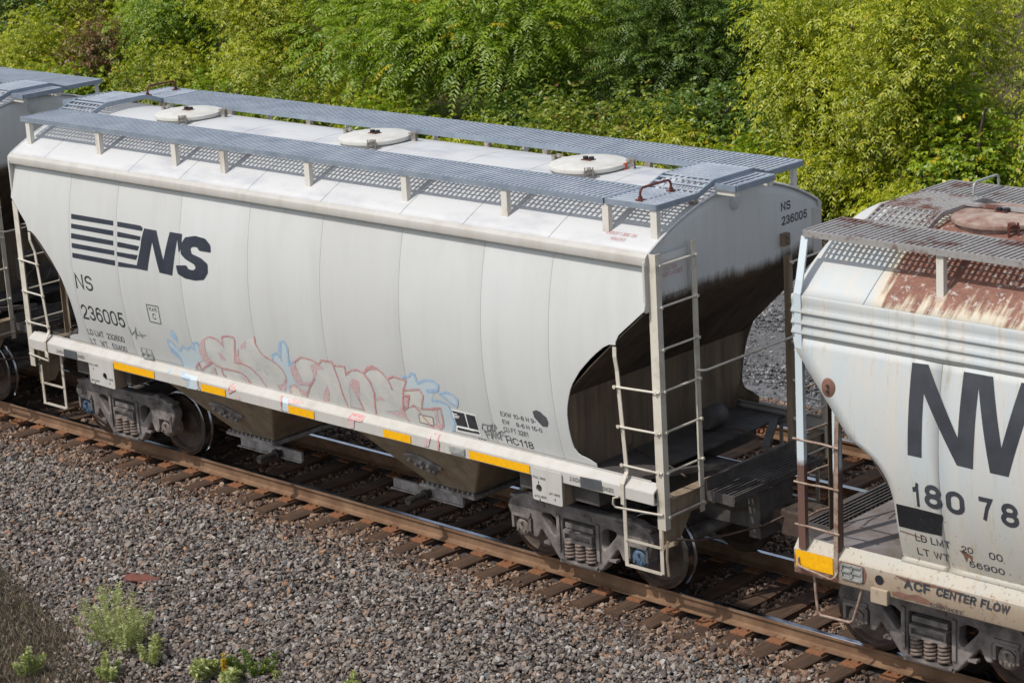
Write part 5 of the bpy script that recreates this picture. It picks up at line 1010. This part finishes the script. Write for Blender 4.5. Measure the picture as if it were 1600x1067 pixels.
def tree(name, label, x, y, h, rx, ry, kind, seed, ncl=150, per=16, group='trees beyond the tracks', zc=None, rz=None):
    rg = np.random.default_rng(seed); z0 = gz(y)-.05; rz = rz or h*.47; zc = zc if zc is not None else h*.52; ncl = int(ncl*1.15); per = int(per*(1.55 if kind.startswith('boxelder') else 1.15))
    root = empty(name, (x, y, z0), label, 'shrub' if 'shrub' in name else 'tree', group)
    c = np.array([0,0,zc]); cp, cn = crown_points(rg, c, rx, ry, rz, max(5, int(6+rx*3.6)), ncl); cp[:,2] = np.maximum(cp[:,2], .25)
    n = ncl*per; ci = np.repeat(np.arange(ncl), per); spread = .30 if kind != 'walnut' else .42; n = ncl*per
    O = cp[ci]+rg.normal(0,spread,(n,3))*np.array([1,1,.7]); O[:,2] = np.maximum(O[:,2], .1)
    off = O-cp[ci]; dist = np.linalg.norm(off, axis=1)/spread; out = unit(O-np.array([0,0,zc*.7])); D = unit(unit(off)*.8+out*.5+rg.normal(0,.35,(n,3))+np.array([0,0,.1])); clt = rg.uniform(0,.55,ncl)
    tint = clt[ci]*.55+np.clip(dist/2.2,0,1)*.34+rg.uniform(0,.24,n)     # shoots at the tips are younger and yellower
    if kind == 'boxelder': A = fronds(O, D, rg.uniform(.14,.26,n), 2, .115, .042, .7, rg, tint, .25); mat = 'leaf_yellowgreen'
    elif kind == 'boxelder_green': A = fronds(O, D, rg.uniform(.14,.26,n), 2, .115, .045, .6, rg, tint*.9, .25); mat = 'leaf_green'
    elif kind == 'walnut': A = fronds(O, D, rg.uniform(.5,.8,n), 7, .165, .05, .45, rg, tint*.9+(rg.random(n) < .05)*.5, .25, 1.0); mat = 'leaf_green'
    elif kind == 'sumac': A = fronds(O, D, rg.uniform(.42,.65,n), 7, .14, .036, .35, rg, tint, .2, 1.0); mat = 'leaf_dark'
    elif kind == 'mixed': A = fronds(O, D, rg.uniform(.10,.2,n), 1, .13, .075, .4, rg, tint, .4); mat = 'leaf_mixed'
    elif kind == 'rusty': A = fronds(O, D, rg.uniform(.1,.2,n), 1, .13, .06, .5, rg, tint, .4); mat = 'leaf_rusty'
    elif kind == 'dark': A = fronds(O, D, rg.uniform(.1,.2,n), 1, .13, .085, .4, rg, tint, .35); mat = 'leaf_dark'
    else: A = fronds(O, D, rg.uniform(.08,.18,n), 1, .135, .085, .35, rg, tint, .4); mat = 'leaf_green'
    leaves('crown', *A, mat, root)
    m = MB(); nb = 1 if h > 3 else 3
    for k in range(nb):
        lean = rg.normal(0,.25,2); top = Vector((lean[0], lean[1], h*.85)); P = [(lean[0]*t*t+.05*math.sin(5*t+k)+(k-nb/2)*.1*(1-t), lean[1]*t*t, h*.85*t-.05*(t == 0)) for t in np.linspace(0,1,8)]
        m.tube(P, .05+.022*h if nb == 1 else .03, 8, .02)
    tr = m.build('trunk', 'bark', root, smooth=60)
    b = MB()
    for i in rg.choice(ncl, min(ncl, 60), replace=False):
        q = Vector(cp[i]); st = Vector((0,0,min(q.z*.75, h*.7)*rg.uniform(.5,.9))); mid = (st+q)/2+Vector((0,0,.12)); b.tube([st, mid, q], .022+.003*h, 5, .006, cap=False)
    b.build('limb', 'bark', root, smooth=60)
    return root
T_ = tree
# right hand box elders
T_('box_elder_tree', 'tall yellow green box elder tree at the right, its crown over the rusty car', -3.4, 16.6, 5.6, 2.5, 1.9, 'boxelder', 1, 300, 24)
T_('box_elder_tree', 'yellow green box elder tree cut by the right edge', .6, 16.2, 5.4, 2.1, 1.8, 'boxelder', 2, 220, 22)
T_('box_elder_tree', 'pale leaning box elder tree beside the dark shrubs, left of the tall one', -5.9, 17.6, 5.0, 1.6, 1.5, 'boxelder', 3, 170, 22)
T_('box_elder_shrub', 'low yellow green box elder shrub behind the end of the middle car', -4.9, 15.7, 1.9, 1.1, .8, 'boxelder', 4, 70, 20, 'shrubs along the road edge', 1.0, .8)
T_('box_elder_shrub', 'low yellow green box elder shrub behind the rusty car roof', -1.9, 15.2, 2.0, 1.3, .8, 'boxelder', 5, 80, 20, 'shrubs along the road edge', 1.0, .8)
T_('box_elder_tree', 'yellow box elder tree far back at the top right', -2.6, 21.5, 6.2, 2.8, 1.8, 'boxelder', 6, 200, 20)
T_('vine_draped_tree', 'green vine covered tree between the two right box elders', -1.4, 15.9, 3.4, .9, .7, 'plain', 7, 80, 22)
# dark hollow in the middle
T_('sumac_tree', 'dark green feathery sumac tree right of centre at the top', -11.0, 19.4, 5.0, 2.6, 1.7, 'sumac', 8, 150, 14)
T_('sumac_tree', 'smaller dark sumac tree left of the tall box elder', -8.6, 20.0, 4.8, 2.2, 1.6, 'sumac', 9, 120, 14)
T_('tangled_shrub', 'dark tangled shrub in the hollow left of the yellow trees', -8.6, 17.4, 2.5, 1.7, 1.0, 'dark', 10, 150, 22, 'shrubs along the road edge')
T_('tangled_shrub', 'olive brown tangled shrub behind the right roof hatch', -9.9, 16.6, 1.9, 1.4, .9, 'mixed', 11, 120, 22, 'shrubs along the road edge', 1.0, .9)
T_('tangled_shrub', 'yellowing vine shrub above the far running board right of centre', -11.7, 16.2, 1.7, 1.5, .9, 'mixed', 12, 120, 22, 'shrubs along the road edge', .9, .9)
T_('tangled_shrub', 'dark leafy shrub under the walnut boughs', -14.4, 17.4, 1.9, 1.6, .9, 'dark', 13, 110, 22, 'shrubs along the road edge', 1.0, .9)
T_('tangled_shrub', 'small green shrub just right of the dark hollow', -6.9, 16.3, 1.5, .9, .8, 'plain', 14, 80, 22, 'shrubs along the road edge', .8, .7)
# walnuts in the centre
T_('walnut_tree', 'broad green walnut tree with long drooping fronds in the centre', -15.6, 18.6, 5.6, 3.2, 1.9, 'walnut', 15, 210, 12)
T_('walnut_tree', 'green walnut tree left of the broad one with yellow leaflets', -19.8, 18.9, 5.4, 2.8, 1.9, 'walnut', 16, 180, 12)
T_('walnut_tree', 'walnut tree top rising behind the sumac', -13.2, 22.6, 6.4, 3.0, 2.0, 'walnut', 17, 130, 12)
# left side
T_('maple_tree', 'bright green box elder tree behind the left roof hatch', -23.6, 18.2, 5.0, 2.5, 1.7, 'boxelder', 18, 220, 20)
T_('maple_tree', 'mid green tree filling the gap left of the bright tree', -27.4, 18.6, 4.9, 2.6, 1.7, 'boxelder_green', 19, 220, 20)
T_('maple_tree', 'light green tree above the left car', -31.2, 19.0, 4.8, 2.4, 1.7, 'boxelder', 20, 180, 20)
T_('maple_tree', 'dark leaved tree in the top left corner', -35.0, 19.4, 5.0, 2.6, 1.8, 'dark', 21, 190, 22)
T_('rusty_shrub', 'russet brown leaved sapling among the green at the left', -28.6, 16.9, 2.9, .9, .7, 'rusty', 22, 50, 18, 'shrubs along the road edge', 2.0, .8)
T_('rusty_shrub', 'low russet tinged shrub left of the handrail', -25.9, 16.4, 1.8, 1.2, .8, 'mixed', 23, 80, 20, 'shrubs along the road edge', 1.0, .8)
for k, (x, y, h, r, kd, lb) in enumerate(((-31.5,16.6,1.8,1.6,'boxelder','bright low shrub beside the left car roof'), (-22.4,16.2,1.7,1.5,'plain','green shrub just above the left hatch'), (-20.0,16.0,1.5,1.3,'mixed','yellowish shrub between two pale weeds'), (-17.2,16.4,1.6,1.4,'plain','low green shrub below the left walnut'), (-12.9,15.9,1.3,1.2,'mixed','low yellowing shrub above the centre hatch'), (-34.6,16.8,2.1,1.6,'plain','green shrub at the left edge'), (-29.2,15.9,1.5,1.3,'plain','low green shrub between the two cars'))):
    T_('road_edge_shrub', lb, x, y, h, r, .9, kd, 40+k, 90, 20, 'shrubs along the road edge', h*.5, h*.5)
for k, (x, y) in enumerate(((-40,23),(-33,24),(-26.5,24),(-20,24.5),(-8,24.5),(2.5,20.5))):
    T_('background_tree', ['tree rising behind the top left corner','tree behind the left trees, second from the left','tree behind the bright left tree','tree behind the left walnut','tree behind the dark hollow','tree behind the right edge'][k], x, y, 6.4, 3.2, 2.0, ['boxelder_green','boxelder_green','boxelder_green','walnut','plain','boxelder'][k], 60+k, 130, 14 if k == 3 else 20, 'trees of the back row')
T_('sumac_tree', 'blue green sumac in the gap between the right box elders', -.6, 19.6, 4.6, 1.8, 1.3, 'sumac', 80, 90, 14)
T_('box_elder_tree', 'slim yellow box elder sapling rising above the dark hollow', -6.9, 18.6, 3.6, .9, .8, 'boxelder', 81, 60, 20)
for k, (x, y, h, r, kd, lb) in enumerate(((-10.6,15.5,1.1,.8,'boxelder','small yellow green sapling before the olive shrub'), (-8.9,16.0,1.7,.7,'boxelder','yellow sapling in front of the dark tangle'), (-13.9,16.0,1.5,.7,'boxelder','yellow tipped sapling under the walnut boughs'), (-7.6,15.8,1.0,.8,'mixed','low brownish shrub at the road edge by the hollow'), (-18.8,16.9,2.2,1.1,'boxelder','pale green sapling between the walnut and the bright tree'), (-26.2,17.0,2.6,1.3,'boxelder','bright sapling before the mid green tree'), (-32.8,17.2,2.8,1.3,'boxelder','bright sapling near the left edge'))):
    T_('road_edge_sapling', lb, x, y, h, r, .7, kd, 90+k, 55, 20, 'saplings along the road edge', h*.52, h*.48)
# undergrowth that nobody could count
rg = np.random.default_rng(77); n = 42000
px = rg.uniform(-42, 5, n); py = 14.9+rg.gamma(2.2, 1.6, n); hh = .15+.85*np.clip((py-14.9)/2.2, 0, 1)*(.6+.4*np.sin(px*1.9+py))*rg.random(n)
O = np.stack([px, py, np.interp(py, GY, GZ)+hh*rg.random(n)], 1); D = unit(rg.normal(0,.6,(n,3))+np.array([0,-.2,.5]))
U = leaves('undergrowth', *fronds(O, D, np.full(n,.1), 1, .11, .06, .3, rg, rg.uniform(.1,.9,n)), 'leaf_green', None, 'stuff'); U['label'] = 'low green undergrowth under the trees'; U['category'] = 'undergrowth'
n = 26000; px = rg.uniform(-16, 6, n); py = 14.5+rg.gamma(1.6,.55,n); O = np.stack([px, py, np.interp(py, GY, GZ)], 1); D = unit(rg.normal(0,.35,(n,3))+np.array([0,0,1.]))
U = leaves('dry_grass', O, D, unit(rg.normal(0,1,(n,3))), rg.uniform(.15,.5,n), np.full(n,.014), rg.uniform(0,1,n), 'grass_dead', None, 'stuff'); U['label'] = 'dry brown grass along the road edge'; U['category'] = 'grass'
# ---- feathery weeds
def weed(name, label, x, y, h, r, stems, seed, mat='leaf_weed', group=None, ll=.055, lw=.014, per=46, cat='weed'):
    rg = np.random.default_rng(seed); root = empty(name, (x, y, gz(y)-.02), label, cat, group); m = MB(); Os, Ds = [], []
    for k in range(stems):
        a = rg.uniform(0, 6.283); q = r*math.sqrt(rg.random()); hx = h*rg.uniform(.55,1)*(1-.35*q/r); b = np.array([q*.45*math.cos(a), q*.45*math.sin(a), 0]); t = np.array([q*math.cos(a), q*math.sin(a), hx])
        m.tube([tuple(b), tuple((b+t)/2+rg.normal(0,.01,3)), tuple(t)], .006, 5, .002)
        u = rg.uniform(.22,1,per); Os.append(b+(t-b)*u[:,None]); d = rg.normal(0,1,(per,3)); d[:,2] = abs(d[:,2])*.6+.9; Ds.append(unit(d))
    O = np.concatenate(Os); D = np.concatenate(Ds); n = len(O)
    A = fronds(O, D, rg.uniform(.03,.09,n)*(h/.9), 2, ll, lw, .1, rg, rg.uniform(.1,.9,n), .3)
    leaves('foliage', *A, mat, root); m.build('stem', 'bark' if mat != 'leaf_weed' else 'leaf_weed', root); return root
weed('ragweed_plant', 'bushy pale green weed growing in the ballast at the lower left', -.25, -4.40, 1.0, .52, 30, 201, 'leaf_weed', None, .050, .011, 34)
weed('ragweed_plant', 'small offshoot weed at the right foot of the bushy one', .38, -4.42, .45, .16, 7, 202)
weed('ragweed_plant', 'thin pale weed below the bushy one', .12, -4.85, .42, .16, 6, 203)
weed('dark_weed', 'dark green feathery weed patch at the bottom left', 1.72, -4.02, .32, .33, 22, 204, 'leaf_dark', None, .04, .008)
weed('leafy_weed', 'light green leafy weed at the bottom edge beside the yellow flower', 1.25, -4.35, .35, .16, 8, 205, 'leaf_weed', None, .08, .035, 22)
weed('leafy_weed', 'bright green leafy weed right of the yellow flower', 1.72, -4.40, .36, .14, 8, 206, 'leaf_weed', None, .09, .03, 20)
weed('goldenrod_flower', 'small yellow goldenrod flower at the bottom edge', 1.52, -4.28, .48, .03, 3, 207, 'petal_yellow', None, .026, .014, 34, 'flower')
weed('tiny_weed', 'tiny green sprout in the stones at the bottom centre', 3.0, -3.72, .2, .12, 5, 208, 'leaf_weed', None, .05, .02, 14)
weed('tiny_weed', 'tiny sprout in the stones right of the yellow flower', 2.1, -4.0, .16, .06, 3, 209, 'leaf_weed', None, .06, .025, 8)
weed('grassy_weed', 'thin green weed in the dead grass at the bottom left corner', -.85, -5.30, .45, .2, 6, 210)
for k, (x, y, h, lb) in enumerate(((-19.6,15.3,1.2,'pale sage green weed clump left of the centre hatch'), (-16.9,15.2,1.0,'pale sage green weed clump behind the far running board'), (-8.0,15.4,1.5,'tall pale sage weed before the dark hollow'), (-15.3,15.3,.9,'small pale weed right of the sage clump'), (-6.9,15.2,.9,'low pale weed beside the dark hollow'))):
    weed('sage_weed', lb, x, y, h, .55, 26, 230+k, 'leaf_sage', 'pale weeds along the road edge', .10, .026, 40)
# ---- dead grass at the lower left
n = 150000; px = rg.uniform(-8, 1.4, n); py = rg.uniform(-6.6, -3.2, n); kk = (py < -3.95-.26*(px+3.3)+rg.normal(0,.22,n)) & (px < .9+rg.normal(0,.15,n)); px, py = px[kk], py[kk]; n = len(px)
O = np.stack([px, py, np.interp(py, GY, GZ)-.02], 1); D = unit(rg.normal(0,.8,(n,3))+np.array([0,0,.7]))
U = leaves('dead_grass', O, D, unit(rg.normal(0,1,(n,3))), rg.uniform(.03,.17,n), np.full(n,.008), rg.uniform(0,1,n), 'grass_dead', None, 'stuff'); U['label'] = 'brown dead grass patch at the lower left corner'; U['category'] = 'grass'
# ---- scrap on the ballast
me = curve_mesh([[(-.22,-.09),(-.02,-.06),(.0,-.10),(.2,-.02),(.24,.06),(.08,.07),(.06,.10),(-.12,.05),(-.15,.09),(-.24,.02)]], .012)
tag(link('scrap_plate', me, 'scrap_rust', None, (-1.22, -3.30, -.525), (.27, .04, .35)), 'flat red brown rusty scrap plate lying on the ballast', 'scrap')
